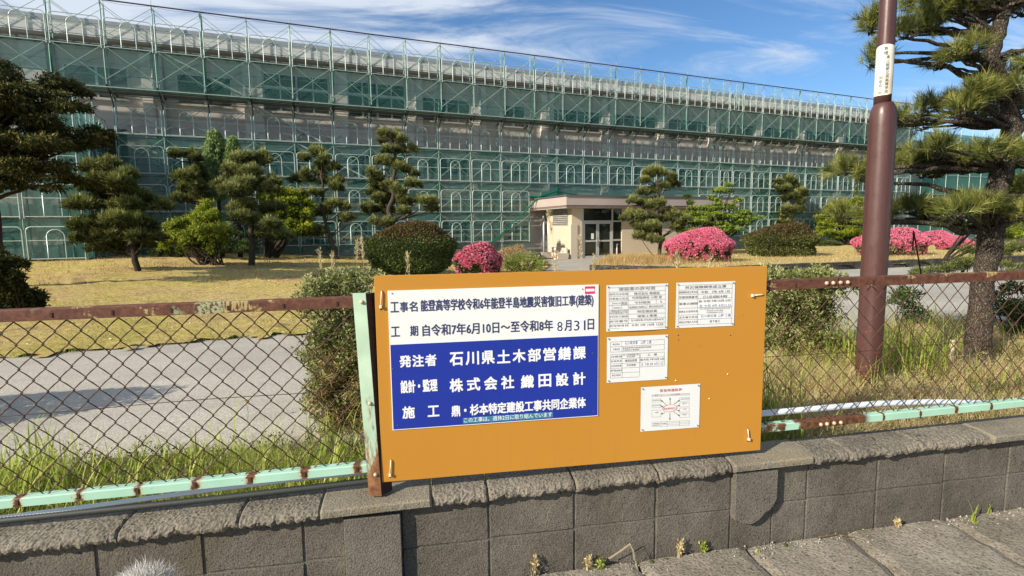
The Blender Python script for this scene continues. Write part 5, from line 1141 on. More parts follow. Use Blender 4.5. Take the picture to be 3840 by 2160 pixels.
leafy('rhododendron', *A(1300, 1290), pads_of(A, .42, [(1230, 760, 110, 75), (1330, 820, 110, 70), (1170, 830, 100, 60), (950, 880, 70, 50), (1050, 930, 140, 60), (1230, 930, 130, 75), (960, 1010, 110, 55), (1120, 1030, 120, 60), (1370, 980, 130, 80), (900, 1080, 80, 45), (1060, 1120, 140, 50), (1250, 1090, 120, 60)]),
      'large yellow green rhododendron with leaves in rosettes between two dark pines', 'rhodo', 'shrub', G_S, leaf=0.15, wd=0.045, dens=0.85, stems=((-40, 0), (0, 0), (30, 0)), base=0.45)
leafy('shade_bush', *A(900, 1225), pads_of(A, .3865, [(900, 1130, 160, 70), (1100, 1130, 200, 80), (1450, 1080, 190, 100), (1350, 1020, 170, 90), (860, 1020, 130, 80), (1600, 1100, 150, 90), (760, 1140, 120, 60), (1000, 960, 150, 90), (1220, 900, 130, 80)]), 'low dark evergreen bush in the shade under the rhododendron', 'box', 'bush', None, leaf=0.08, wd=0.035, dens=1.0, base=0.25, back=1.0)  # extra dark blobs paint the shade along the clump's bottom edge
c = Crown('cypress_tree', *A(1420, 1215), 'pale green drooping cypress behind the dark layered pines', 'cypress tree', None, 0.6); b = MB(); parts = []
for x, y0, y1, w0, n in ((1385, 30, 640, 240, 70), (1560, 85, 560, 130, 36)):
    tp = [c.at(x+rng.uniform(-8, 8)*.3865 if False else 300+x*.3865, 500+yy*.3865) for yy in (1215, y1, (y0+y1)/2, y0)]; trunk_mb(b, tp, [0.10, 0.07, 0.04, 0.01], 6, 0.02)
    for i in range(n):
        t_ = (i+0.5)/n; yy = y0+(y1-y0)*t_; wd_ = (0.10+0.9*t_**0.8)*w0
        for q in range(5):
            an = rng.uniform(0, 6.28); s0_ = c.at(300+x*.3865, 500+yy*.3865); tip = s0_+np.array([math.cos(an), math.sin(an), 0])*wd_*.3865*c.k*rng.uniform(0.6, 1.15)+np.array([0, 0, 0.10-0.25*rng.random()])
            u_ = np.linspace(0.15, 1, 9)[:, None]; P = s0_*(1-u_)+tip*u_; P[:, 2] += 0.18*np.sin(u_[:, 0]*3.1)-0.12*u_[:, 0]**2
            P = np.repeat(P, 5, 0)+rng.normal(0, 0.05, (45, 3)); D = np.array([math.cos(an), math.sin(an), -1.1])+rng.normal(0, 0.4, P.shape)
            parts.append(leaves(P, D, rng.uniform(0.12, 0.24, len(P)), 0.045, np.clip(0.5+rng.normal(0, 0.2, len(P)), 0, 1)))
folobj('foliage', parts, 'cypress', c.o); b.build('trunk', M['darkbark'], c.o, True)
leafy('yellow_green_tree', *Bq(45, 1215), pads_of(Bq, .45, [(130, 590, 110, 55), (270, 590, 80, 50), (20, 620, 70, 50), (400, 700, 60, 50), (60, 680, 100, 60), (210, 690, 130, 70), (330, 680, 90, 65), (110, 800, 130, 70), (270, 790, 140, 75), (380, 780, 80, 60), (180, 900, 150, 70), (330, 890, 130, 60), (30, 780, 80, 60)]), 'rounded bright yellow green tree with two dark stems left of the crooked pine', 'lime', 'tree', G_S, leaf=0.11, wd=0.055, dens=1.1, stems=((-20, 0), (15, 0)), sr=0.075, base=0.42)
leafy('shade_bush', *Bq(640, 1185), pads_of(Bq, .3865, [(560, 1110, 130, 65), (700, 1090, 130, 75), (400, 1150, 90, 40), (640, 1040, 90, 40)]), 'dark low bush at the foot of the crooked pine', 'box', 'bush', None, leaf=0.08, wd=0.035, base=0.22, back=0.6)
leafy('shade_bush', *Bq(900, 1140), pads_of(Bq, .3865, [(900, 1105, 90, 30)]), 'small pale green mound between crooked pine and round clipped bush', 'rhodo', 'bush', None, leaf=0.07, wd=0.03, base=0.4)
leafy('maple_tree', *Cq(930, 905), pads_of(Cq, .3882, [(1110, 205, 50, 24), (1040, 260, 90, 28), (980, 330, 60, 30), (700, 305, 40, 14), (760, 360, 50, 18), (1000, 400, 90, 30), (840, 420, 90, 28), (740, 470, 80, 26), (1110, 400, 70, 26), (1180, 350, 50, 20), (930, 490, 130, 36), (1100, 500, 140, 34), (1260, 470, 80, 22), (1350, 520, 60, 18), (820, 560, 140, 34), (1000, 580, 150, 36), (1180, 560, 130, 30), (1100, 640, 110, 28), (700, 610, 110, 32), (880, 640, 130, 30), (580, 580, 60, 24)]), 'light green maple with flat sprays of leaves above the pink azalea mound', 'maple', 'tree', G_S, leaf=0.085, wd=0.06, dens=1.5, sr=0.05, base=0.42, back=1.2, sub=(1.1, 0.6))
leafy('pale_conifer', *Cq(1240, 760), pads_of(Cq, .3882, [(1240, 210, 60, 40), (1190, 280, 80, 45), (1290, 280, 80, 50), (1260, 360, 80, 55), (1300, 440, 100, 60)]), 'pale blue green conifer between the maple and the flat topped pine', 'cypress', 'tree', None, leaf=0.14, wd=0.03, dens=1.5, droop=0.8, base=0.4, back=1.5)
leafy('light_green_tree', *Cq(2300, 792), pads_of(Cq, .3882, [(2320, 340, 80, 40), (2400, 380, 80, 40), (2250, 400, 100, 45), (2060, 430, 70, 40), (2130, 470, 110, 45), (2310, 480, 120, 50), (1990, 530, 80, 45), (2110, 560, 130, 50), (2280, 580, 130, 55), (2420, 540, 90, 60), (2030, 630, 110, 40), (2200, 660, 130, 45), (2340, 680, 100, 45), (2420, 640, 90, 45)]), 'spreading light green tree half hidden by the brown pole', 'lime', 'tree', G_S, leaf=0.085, wd=0.055, dens=1.3, sr=0.06, base=0.42)
leafy('shade_bush', *Cq(1980, 800), pads_of(Cq, .3882, [(1980, 760, 90, 35), (2090, 750, 90, 45), (2180, 770, 70, 25)]), 'dark low bush under the light green tree near the pole', 'box', 'bush', None, leaf=0.07, wd=0.03, base=0.25)

def mound(name, px, py, cx, cy_, rx, rz, label, mat, cat, group, leaf, wd, n, tip=None, lo=-0.75, flower=None, base=0.4, back=0.0, ragg=0.10, flow_n=0):
    c = Crown(name, px, py, label, cat, group, back); C0 = c.at(cx, cy_); rx, rz = rx*c.k, rz*c.k; ry = rx*0.85
    P, N, rad = shell(n, C0, (rx, ry, rz), lo, 0.80, ragg); P[:, 2] = np.maximum(P[:, 2], 0.02)
    D = unit(N*0.8+rng.normal(0, 0.55, P.shape)+np.array([0, 0, 0.25])); tone = np.clip(base+rng.normal(0, 0.2, n if len(P) == n else len(P))+0.3*(rad-0.9), 0, 1)
    if tip:
        u_ = N[:, 2]+rng.normal(0, 0.30, len(N)) > 0.80; folobj('red_tips', [leaves(P[u_]+N[u_]*0.02, D[u_], leaf*1.1, wd, tone[u_])], tip, c.o); P, D, tone, N = P[~u_], D[~u_], tone[~u_], N[~u_]
    folobj('foliage', [leaves(P, D, leaf*rng.uniform(0.7, 1.25, len(P)), wd, tone)], mat, c.o)
    # dark twiggy inside
    b = MB()
    for i in range(46):
        d = unit(rng.normal(size=3)); d[2] = abs(d[2])*0.9; e_ = C0+d*np.array([rx, ry, rz])*0.86; s0_ = np.array([rng.normal(0, 0.10)*rx, rng.normal(0, 0.10)*rx, -0.08]); trunk_mb(b, [s0_, s0_*0.5+e_*0.5-np.array([0, 0, 0.1])*rz, e_], [0.022, 0.014, 0.005], 5, 0.01)
    b.build('twigs', M['darkbark'], c.o, True)
    if flower:
        P, N, rad = shell(flow_n, C0, (rx*1.02, ry*1.02, rz*1.02), -0.62, 0.93, ragg); P[:, 2] = np.maximum(P[:, 2], 0.04)
        keep = rng.random(len(P)) < np.clip(0.50+0.75*N[:, 2]+0.55*np.sin(P[:, 0]*6)*np.sin(P[:, 2]*9+P[:, 1]*5)+0.3*np.sin(P[:, 0]*17+P[:, 2]*13), 0.03, 1); P, N = P[keep], N[keep]
        k_ = 5; Pk = np.repeat(P, k_, 0); Nk = np.repeat(N, k_, 0); Dk = unit(rng.normal(size=Pk.shape)*1.0+Nk*0.55); tn = np.clip(np.repeat(0.45+rng.normal(0, 0.18, len(P)), k_)+rng.normal(0, 0.1, len(Pk)), 0, 1)
        folobj('blossom', [leaves(Pk, Dk, 0.036*flower, 0.032*flower, tn, 0.1)], 'azalea', c.o)
    return c
mound('clipped_bush', *Bq(1430, 1375), *Bq(1430, 1130), 430*.3865, 250*.3865, 'big round clipped bush of small glossy leaves with reddish top behind the board', 'box', 'bush', None, 0.062, 0.034, 40000, 'redtip', -0.9, base=0.46)
mound('clipped_bush', *Cq(1630, 905), *Cq(1625, 745), 325*.3882, 165*.3882, 'wide loose bush with reddish brown top below the flat topped pine', 'hedge', 'bush', None, 0.085, 0.042, 26000, 'redtip', -0.9, base=0.25, ragg=0.16)
GA_ = 'pink flowering azalea mounds'
mound('azalea_mound', 1800, 1075, 1797, 985, 84, 66, 'small round azalea mound with deep pink blossom right of the clipped bush', 'azalealeaf', 'azalea', GA_, 0.06, 0.03, 9000, flower=1.3, flow_n=5000)
mound('azalea_mound', *Cq(835, 968), *Cq(832, 800), 312*.3882, 178*.3882, 'largest azalea mound, pink blossom all over its top, in front of the porch', 'azalealeaf', 'azalea', GA_, 0.06, 0.032, 16000, flower=1.5, flow_n=13000)
mound('azalea_mound', 3345, 968, 3343, 916, 126, 56, 'long pink azalea mound just right of the brown pole', 'azalealeaf', 'azalea', GA_, 0.06, 0.03, 12000, flower=1.4, flow_n=8000)
mound('azalea_mound', 3500, 930, 3500, 900, 70, 32, 'farther pink azalea mound between the pole and the big pine trunk', 'azalealeaf', 'azalea', GA_, 0.05, 0.026, 5000, flower=1.6, flow_n=4000, back=2.5)
mound('azalea_mound', 3570, 945, 3575, 915, 62, 26, 'low pink azalea mound touching the left side of the big pine trunk', 'azalealeaf', 'azalea', GA_, 0.05, 0.026, 5000, flower=1.5, flow_n=4000)
# flower bed beside the small azalea
mound('flower_bed', 1960, 1022, 1960, 990, 95, 34, 'bright green flower bed beside the small azalea', 'maple', 'flower bed', None, 0.10, 0.016, 3500, base=0.45, ragg=0.3)
c = mound('flower_bed', 1930, 1010, 1925, 958, 62, 30, 'pale pink flowers with brownish shrub in the bed by the porch wall', 'drytuft', 'flower bed', None, 0.06, 0.03, 2500, base=0.4, ragg=0.3, back=1.5)
P, N, rad = shell(260, c.at(1950, 968), (70*c.k, 50*c.k, 24*c.k), -0.3, 0.8, 0.3); lm('palepink', (0.5, 0.32, 0.33), (0.62, 0.45, 0.45), (0.7, 0.58, 0.56), 0.3)
folobj('blossom', [leaves(np.repeat(P, 4, 0), rng.normal(size=(len(P)*4, 3)), 0.07, 0.05, rng.random(len(P)*4))], 'palepink', c.o)

# the big broadleaf tree at the left edge
c = Crown('broadleaf_tree', -8, 1085, 'big dark broadleaf tree with bronze young leaves at the left edge', 'tree'); b = MB()
trunk_mb(b, [np.array([0, 0, -0.2]), c.at(2, 900), c.at(-6, 700), c.at(-60, 480), c.at(-120, 200)], [0.17, 0.15, 0.13, 0.10, 0.05], 12, 0.015)
parts, tips = [], []
BT = [(-20, 160, 110, 35), (-60, 250, 150, 45), (60, 300, 150, 40), (160, 330, 110, 32), (-40, 360, 170, 45), (120, 390, 170, 42), (250, 400, 90, 30), (20, 440, 150, 42), (190, 455, 150, 40), (310, 450, 70, 28), (-70, 520, 170, 45), (90, 520, 170, 42), (260, 505, 110, 34), (340, 490, 45, 24), (30, 590, 160, 40), (200, 570, 130, 34), (-60, 650, 150, 45), (90, 650, 150, 36), (230, 640, 90, 24), (290, 560, 70, 22), (0, 710, 110, 26), (150, 690, 120, 24), (270, 680, 60, 18), (-120, 430, 180, 60), (-130, 300, 150, 60), (-120, 580, 160, 50), (-20, 400, 120, 50), (60, 600, 110, 40)]
for x, y, rx, rz in BT:
    dz = rng.uniform(-0.9, 0.9); C0 = c.at(x, y, dz); rx, rz = rx*c.k, rz*c.k; ry = rx*0.7
    s0_ = c.at(-20, min(760, y+170)); trunk_mb(b, [s0_, (s0_+C0)/2+np.array([0, 0, 0.12]), C0], [0.05, 0.035, 0.012], 6, 0.02)
    m_ = max(5, int(rx/0.09))
    for q in range(m_):
        f = np.array([rng.uniform(-1, 1)*rx, rng.uniform(-1, 1)*ry, rng.uniform(-0.8, 0.8)*rz]); n = int(120+620*rz)
        P, N, rad = shell(n, C0+f, (rx*0.30+0.05, ry*0.30+0.05, rz*0.40+0.03), -0.7, 0.3, 0.3)
        out = unit((C0+f)*np.array([1, 1, 0])+rng.normal(0, 0.4, 3))
        D = unit(rng.normal(size=P.shape)*0.6+N*0.4+out*0.5-np.array([0, 0, 0.55]))
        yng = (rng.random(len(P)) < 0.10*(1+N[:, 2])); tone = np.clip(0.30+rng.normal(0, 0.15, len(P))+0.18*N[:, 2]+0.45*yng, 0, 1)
        parts.append(leaves(P, D, rng.uniform(0.08, 0.15, len(P)), rng.uniform(0.028, 0.044, len(P)), tone))
folobj('foliage', parts, 'oak', c.o); b.build('trunk', M['darkbark'], c.o, True)
leafy('dark_bush', 60, 1195, [(0, 960, 80, 55), (60, 1010, 90, 45), (-30, 1040, 100, 60), (110, 1050, 50, 30), (20, 1100, 110, 55), (100, 1120, 60, 30), (-40, 1150, 100, 50)], 'dense dark bush below the big left tree at the lawn edge', 'oak', 'bush', None, leaf=0.075, wd=0.03, dens=5.0, base=0.22, sr=0.025)

# the near pine right of the pole
c = Crown('pine_tree', 3668, 1395, 'large near pine with long needles and flaky bark at the right edge', 'pine tree')
def D4(x, y): return (3140+x*.4142, y*.4142)
def D5(x, y): return (3140+x*.4142, 500+y*.4142)
tpx = [(3668, 1400), (3657, 1220), (3657, 1057), (3672, 960), (3675, 873), (3668, 748), (3700, 640), (3716, 560), (3716, 497), (3702, 400), (3658, 331), (3616, 265), (3637, 186), (3655, 103), (3690, 20), (3700, -70)]
tp = [c.at(*q) for q in tpx]; tp[0][2] -= 0.1
rd = [0.108, 0.088, 0.080, 0.086, 0.088, 0.082, 0.074, 0.076, 0.074, 0.066, 0.060, 0.060, 0.055, 0.048, 0.040, 0.03]
b = MB(); trunk_mb(b, tp, rd, 16, 0.004); b.build('trunk', M['bark'], c.o, True)
NP = [(*D4(x, y), rx*.4142, rz*.4142) for x, y, rx, rz in [(650, 110, 130, 55), (820, 70, 150, 55), (960, 40, 90, 40), (275, 230, 45, 50), (300, 310, 50, 30), (600, 250, 90, 50), (730, 290, 80, 50), (860, 260, 110, 50), (1120, 190, 140, 60), (1280, 110, 150, 60), (1500, 90, 150, 70), (1600, 180, 110, 60), (1400, 200, 120, 50), (270, 510, 60, 55), (280, 610, 60, 45), (560, 400, 60, 40), (700, 680, 110, 35), (800, 640, 70, 30), (1500, 640, 110, 60), (1620, 580, 90, 60), (1570, 730, 110, 40), (1250, 760, 60, 25), (800, 980, 60, 60), (960, 950, 100, 55), (620, 1110, 80, 55), (720, 1130, 100, 50), (900, 1060, 130, 60), (1060, 1010, 120, 55), (1180, 960, 100, 45), (1160, 1080, 140, 50), (1480, 970, 120, 70), (1620, 1010, 100, 80), (1450, 1070, 110, 45)]]
NP += [(*D5(x, y), rx*.4142, rz*.4142) for x, y, rx, rz in [(580, 220, 80, 60), (690, 230, 90, 65), (620, 330, 90, 50), (860, 230, 90, 60), (950, 290, 110, 55), (1080, 250, 110, 60), (1200, 310, 120, 55), (1400, 270, 120, 65), (1560, 260, 120, 70), (1650, 340, 70, 50), (1000, 370, 130, 45), (130, 330, 60, 45), (200, 400, 50, 45), (580, 700, 80, 60), (690, 730, 100, 60), (850, 680, 90, 55), (980, 710, 130, 55), (1120, 720, 110, 45), (1250, 760, 90, 35), (110, 730, 90, 55), (180, 790, 70, 50), (1600, 650, 80, 50), (1480, 800, 80, 40), (1640, 740, 60, 50), (1500, 560, 60, 60)]]
br = MB(); parts = []
NP2 = []
for x, y, rx, rz in NP:
    NP2.append((x, y, rx*0.8, rz*0.62))
    for q in range(1): NP2.append((x+rng.choice([-1, 1])*rx*rng.uniform(0.6, 1.1), y+rng.uniform(-0.5, 0.6)*rz, rx*rng.uniform(0.5, 0.75), rz*rng.uniform(0.4, 0.62)))
for x, y, rx, rz in NP2:
    dz = rng.uniform(-0.35, 0.35); C0 = c.at(x, y, dz); rx, rz = rx*c.k*1.05, rz*c.k*1.05
    j = min(range(2, len(tp)), key=lambda q: abs(tp[q][2]-(C0[2]-0.08))+0.3*abs(q-8)/8)
    tg = C0-np.array([0, 0, rz*0.45]); L_ = np.linalg.norm(tg-tp[j])
    md = tp[j]*0.5+tg*0.5+np.array([0, 0, 0.03*L_]); r_ = min(0.030, 0.012+0.018*L_)
    trunk_mb(br, [tp[j], tp[j]*0.75+tg*0.25+rng.normal(0, 0.015, 3), md, tg], [r_, r_*0.85, r_*0.6, r_*0.35], 7, 0.006)
    n = int(14+1150*rx*rz)
    for q in range(n):
        f = np.array([rng.normal(0, 0.48)*rx, rng.normal(0, 0.5)*rx, rng.normal(0, 0.42)*rz]); e_ = C0+f
        d = unit(f/np.array([rx, rx, rz])*0.55+np.array([0, 0, 0.75])+rng.normal(0, 0.35, 3))
        if q % 2 == 0: trunk_mb(br, [tg, (tg+e_)/2-np.array([0, 0, 0.02]), e_], [0.007, 0.006, 0.004], 4, 0.004)
        m_ = 3; P = e_+d*(np.arange(m_)/m_*0.09)[:, None]+rng.normal(0, 0.004, (m_, 3)); up_ = 0.42+0.26*f[2]/rz+rng.normal(0, 0.17)  # tone rises with height in the pad, painting lit tops and shaded undersides
        parts.append(needles(P, np.repeat(d[None], m_, 0), 15, 0.098, 0.0042, 0.52, np.clip(np.full(m_, up_), 0, 1)))
folobj('foliage', parts, 'pinenear', c.o); br.build('branch', M['bark'], c.o, True)
# prop under the low limb
q_ = MB(); q_.tube([tuple(c.at(3485, 868, 0.3)), tuple(c.at(3505, 1080, 0.2))], 0.006, 6); q_.tube([tuple(c.at(3485, 868, 0.3)), tuple(c.at(3550, 945, 0.5))], 0.006, 6); q_.build('limb_prop', M['darkbark'], c.o, True)
sp_, _ = spot(3565, 1372); q_ = MB(); q_.tube([(0, 0, -0.1), (0, 0, 0.235), (0, 0, 0.240)], [0.022, 0.022, 0.018], 12); o = q_.build('marker_post', plain('weathered_post', (0.62, 0.50, 0.36), 0.7, 0, 0.15), smooth=True); o.location = sp_; tag(o, 'short pale round marker post beside the big pine foot', 'post')
# shrubs about the verge
def hedge_box(c, x0, x1, y0, y1, depth, n, leaf, wd, mat):
    px_ = rng.uniform(x0, x1, n); py_ = y0+(y1-y0)*rng.random(n)**0.9; dp = rng.uniform(-depth, depth, n)
    P = VR*((px_-c.px)*c.k)[:, None]+np.stack([np.zeros(n), np.zeros(n), (c.py-py_)*c.k], 1)+VF*dp[:, None]; P += 0.06*np.sin(P[:, [2, 0, 1]]*19)
    D = rng.normal(size=P.shape)*0.8+np.array([0, 0, 0.5]); folobj('foliage', [leaves(P, D, leaf*rng.uniform(0.6, 1.3, n), wd, np.clip(0.45+0.18*np.sin(P[:, 0]*13+P[:, 2]*17)+rng.normal(0, 0.17, n), 0, 1))], mat, c.o)
GH = 'shrubs along the fence verge'
VS = leafy('verge_shrub', 1265, 1600, [(1240, 1115, 40, 60), (1300, 1090, 40, 60), (1215, 1190, 50, 70), (1290, 1200, 60, 80), (1360, 1130, 40, 80), (1225, 1290, 55, 70), (1310, 1300, 60, 80), (1240, 1390, 60, 70), (1320, 1400, 60, 70), (1390, 1250, 40, 90), (1250, 1480, 60, 60), (1330, 1500, 60, 60), (1400, 1400, 40, 90), (1250, 1420, 70, 60), (1350, 1320, 60, 70), (1280, 1545, 70, 50), (1380, 1500, 50, 70), (1200, 1330, 45, 60), (1340, 1040, 50, 40), (1390, 1060, 40, 50)], 'narrow upright pale leaved shrub behind the mint green fence post', 'hedge', 'shrub', GH, leaf=0.032, wd=0.013, dens=6.0, base=0.5, sr=0.006, sub=(1.3, 1.2))
hedge_box(VS, 1195, 1410, 1040, 1590, 0.22, 16000, 0.028, 0.012, 'hedge'); hedge_box(VS, 1230, 1400, 1300, 1620, 0.25, 5000, 0.06, 0.005, 'drytuft')
VS2 = leafy('verge_shrub', 2980, 1335, [(2910, 1030, 60, 30), (3000, 1020, 60, 30), (3060, 1045, 50, 25), (2900, 1110, 70, 50), (2990, 1110, 80, 50), (3080, 1110, 60, 50), (2900, 1200, 70, 50), (3000, 1200, 80, 50), (3080, 1190, 60, 45), (2930, 1270, 70, 40), (3040, 1270, 70, 40), (2950, 1160, 80, 60), (2960, 1060, 80, 40), (2900, 1320, 60, 40), (2880, 1180, 50, 70), (3090, 1080, 40, 30), (2900, 1390, 50, 50)], 'bushy pale leaved shrub right of the orange board under the rail', 'hedge', 'shrub', GH, leaf=0.045, wd=0.018, dens=5.0, base=0.48, sr=0.008, sub=(1.3, 1.2))
hedge_box(VS2, 2860, 3080, 1030, 1330, 0.35, 13000, 0.034, 0.015, 'hedge'); hedge_box(VS2, 2860, 3150, 1200, 1400, 0.3, 3500, 0.10, 0.006, 'straw')
leafy('verge_shrub', 3800, 1290, [(3780, 1080, 50, 40), (3830, 1110, 60, 50), (3775, 1160, 50, 50), (3840, 1190, 60, 50), (3790, 1240, 50, 40), (3900, 1150, 60, 80)], 'dark bushy shrub right of the big pine trunk', 'box', 'shrub', GH, leaf=0.05, wd=0.016, dens=4.5, base=0.35, sr=0.010)
leafy('verge_shrub', 3385, 1235, [(3370, 1095, 45, 25), (3400, 1120, 45, 30), (3360, 1150, 40, 30), (3390, 1185, 40, 30)], 'small dark shrub between the pole and the big pine', 'box', 'shrub', GH, leaf=0.05, wd=0.014, dens=4.0, base=0.35, sr=0.008)
leafy('dark_bush', 3590, 1050, [(3570, 980, 60, 30), (3520, 1000, 50, 24), (3610, 960, 40, 24), (3470, 1020, 45, 16)], 'dark needled bush on the left of the big pine trunk across the drive', 'darkpine', 'bush', None, leaf=0.09, wd=0.014, dens=3.0, base=0.4, sr=0.02)
leafy('dark_bush', 3800, 1050, [(3790, 960, 50, 36), (3830, 990, 50, 36), (3780, 1010, 50, 24)], 'dark needled bush on the right of the big pine trunk across the drive', 'darkpine', 'bush', None, leaf=0.09, wd=0.014, dens=3.0, base=0.4, sr=0.02)
leafy('light_green_tree', 3790, 1000, [(3770, 800, 40, 60), (3800, 700, 50, 50), (3740, 690, 30, 40), (3760, 880, 50, 30), (3830, 830, 50, 60)], 'light green leafy tree behind the big pine at the right edge', 'lime', 'tree', G_S, leaf=0.07, wd=0.045, dens=2.2, base=0.35, sr=0.04, back=3)
shadow_shrub = Crown('verge_shrub', -420, 1640, 'unseen pale leaved shrub added beyond the left edge to shade the driveway', 'shrub', GH)  # unseen stand-in for whatever casts the driveway shadow, added for that shadow
P, N, rad = shell(9000, np.array([-0.55, 0.0, 0.46]), (1.0, 0.3, 0.46), -0.9, 0.5, 0.2); folobj('foliage', [leaves(P, N+rng.normal(0, 0.6, P.shape), 0.05, 0.022, rng.random(len(P)))], 'hedge', shadow_shrub.o)

# ------------------------------------------------------------------ grass
def blades(P, H, lean, w, tone, seg=3, flop=0.5):
    n = len(P); a_ = rng.uniform(0, 2*math.pi, n); d = np.stack([np.cos(a_), np.sin(a_), np.zeros(n)], 1); s_ = np.stack([-np.sin(a_), np.cos(a_), np.zeros(n)], 1)
    ring = []
    for j in range(seg+1):
        u = j/seg; c_ = P+d*(lean*H*u**1.8)[:, None]+np.array([0, 0, 1.0])*(H*(u-flop*0.35*u**3))[:, None]; ww = (w*(1-u**1.6)+0.0004)[:, None]; ring += [c_-s_*ww/2, c_+s_*ww/2]
    V = np.stack(ring, 1); k_ = 2*(seg+1); V = V.reshape(-1, 3); i = np.arange(n)*k_
    F = np.concatenate([np.stack([i+2*j, i+2*j+1, i+2*j+3, i+2*j+2], 1) for j in range(seg)]); return V, F, np.tile(tone, seg)
def field(name, n, xr, yr, hr, w, mat, dens=None, lean=(0.1, 0.7), zoff=0.0, kind='stuff', zf=zg, tone=(0.5, 0.2)):
    x = rng.uniform(*xr, n*3); y = rng.uniform(*yr, n*3)
    if dens is not None: k_ = rng.random(n*3) < dens(x, y); x, y = x[k_], y[k_]
    x, y = x[:n], y[:n]; P = np.stack([x, y, zf(x, y)+zoff], 1); m_ = len(P)
    H = rng.uniform(*hr, m_)*(0.7+0.6*np.abs(np.sin(x*2.3+y*1.1))); V, F, t_ = blades(P, H, rng.uniform(*lean, m_), np.full(m_, w)*rng.uniform(0.6, 1.3, m_), np.clip(rng.normal(*tone, m_), 0, 1))
    o = link(name, mesh_np(name, V, [F], M[mat], t_)); o['kind'] = kind; return o
clump = lambda f, t0: (lambda x, y: np.clip(0.5+0.6*np.sin(x*f+1)*np.sin(y*f*1.3+2)+0.3*np.sin(x*f*2.7), t0, 1))
field('verge_grass', 9000, (-3.2, -0.3), (2.52, 3.42), (0.05, 0.17), 0.0055, 'grass', clump(4, 0.25))
field('verge_grass', 600, (-3.2, -0.3), (2.55, 3.4), (0.18, 0.40), 0.011, 'grass', clump(3, 0.1), (0.1, 0.6), tone=(0.55, 0.2))
field('verge_straw', 5000, (-3.2, 0.2), (2.52, 3.5), (0.04, 0.13), 0.003, 'straw', clump(5, 0.2), (0.2, 1.0))
field('verge_grass', 3600, (1.3, 6.5), (2.52, 5.8), (0.04, 0.16), 0.0045, 'grass', lambda x, y: clump(3, 0.2)(x, y)*(y < 3.6+0.46*(x-1)), tone=(0.45, 0.2))
field('verge_grass', 900, (1.5, 6.2), (2.55, 5.6), (0.18, 0.42), 0.0065, 'grass', lambda x, y: clump(2.4, 0.05)(x, y)*(y < 3.5+0.44*(x-1)), (0.1, 0.7), tone=(0.4, 0.2))
field('verge_straw', 60000, (1.3, 6.5), (2.52, 5.8), (0.03, 0.22), 0.0034, 'straw', lambda x, y: clump(4, 0.3)(x, y)*(y < 3.6+0.46*(x-1)), (0.3, 1.3))
field('verge_grass', 2600, (-0.3, 1.6), (2.52, 3.4), (0.06, 0.25), 0.0045, 'grass', None)
field('verge_grass', 500, (1.55, 2.05), (2.55, 3.2), (0.25, 0.6), 0.008, 'grass', None, (0.1, 0.5), tone=(0.25, 0.15))
field('verge_grass', 350, (3.6, 4.3), (3.7, 4.4), (0.25, 0.75), 0.008, 'grass', None, (0.2, 0.7), tone=(0.3, 0.2))
def ground_weeds(name, n, xr, yr, lim, mat, leaf, wd, hmax, k_=7):
    x = rng.uniform(*xr, n); y = rng.uniform(*yr, n); q = y < lim(x); x, y = x[q], y[q]; n = len(x)
    P = np.stack([x, y, zg(x, y)+rng.uniform(0.01, 1, n)**1.6*hmax], 1); P = np.repeat(P, k_, 0)+rng.normal(0, 0.02, (n*k_, 3))
    D = rng.normal(size=P.shape)*0.8+np.array([0, 0, 0.45]); tn = np.repeat(np.clip(rng.normal(0.5, 0.2, n), 0, 1), k_)
    V, F, t_ = leaves(P, D, leaf*rng.uniform(0.6, 1.3, len(P)), wd*rng.uniform(0.7, 1.3, len(P)), tn); o = link(name, mesh_np(name, V, [F], M[mat], t_)); o['kind'] = 'stuff'
ground_weeds('verge_weeds', 1500, (-3.2, -0.2), (2.52, 3.5), lambda x: 3.45+0*x, 'hedge', 0.022, 0.010, 0.16)
ground_weeds('verge_weeds', 3200, (1.4, 6.5), (2.52, 5.6), lambda x: 3.4+0.44*(x-1), 'hedge', 0.022, 0.010, 0.22)
ground_weeds('verge_weeds', 1800, (1.4, 6.5), (2.52, 5.6), lambda x: 3.5+0.46*(x-1), 'drytuft', 0.05, 0.004, 0.22)
# thin growth over the lawns
inl = lambda x, y: inpoly(x, y, LAWN_L); inr = lambda x, y: inpoly(x, y, LAWN_R)
field('lawn_grass', 26000, (-13, 5), (6.6, 15), (0.012, 0.045), 0.006, 'straw', lambda x, y: inl(x, y)*clump(1.1, 0.25)(x, y), (0.3, 1.2), 0.035, tone=(0.35, 0.2))
field('lawn_grass', 14000, (-13, 3), (6.6, 13), (0.012, 0.04), 0.006, 'grass', lambda x, y: inl(x, y)*clump(0.8, 0.05)(x, y), (0.3, 1.2), 0.035, tone=(0.25, 0.15))
field('lawn_edge_grass', 9000, (-9, 1.5), (4.5, 8.6), (0.02, 0.07), 0.005, 'grass', lambda x, y: inl(x, y)*(inpoly(x, y-0.28, LAWN_L) < 1), (0.2, 0.9), 0.01, tone=(0.4, 0.2))
field('dry_grass', 9000, (-20, 4), (15, 28), (0.04, 0.16), 0.014, 'drytuft', lambda x, y: inl(x, y)*clump(0.7, 0.1)(x, y), (0.3, 1.0), 0.03)
field('dry_grass', 16000, (5, 26), (13, 30), (0.04, 0.15), 0.012, 'straw', lambda x, y: inr(x, y)*clump(0.9, 0.35)(x, y), (0.3, 1.2), 0.16, tone=(0.3, 0.2))
dm, _ = spot(2420, 1000)
field('dry_grass', 6500, (dm[0]-2.6, dm[0]+3.4), (dm[1]-2.2, dm[1]+3.0), (0.12, 0.42), 0.012, 'drytuft', lambda x, y: np.exp(-((x-dm[0]-0.2)/1.9)**2-((y-dm[1]-0.3)/1.6)**2)*inr(x, y), (0.2, 0.9), 0.15)
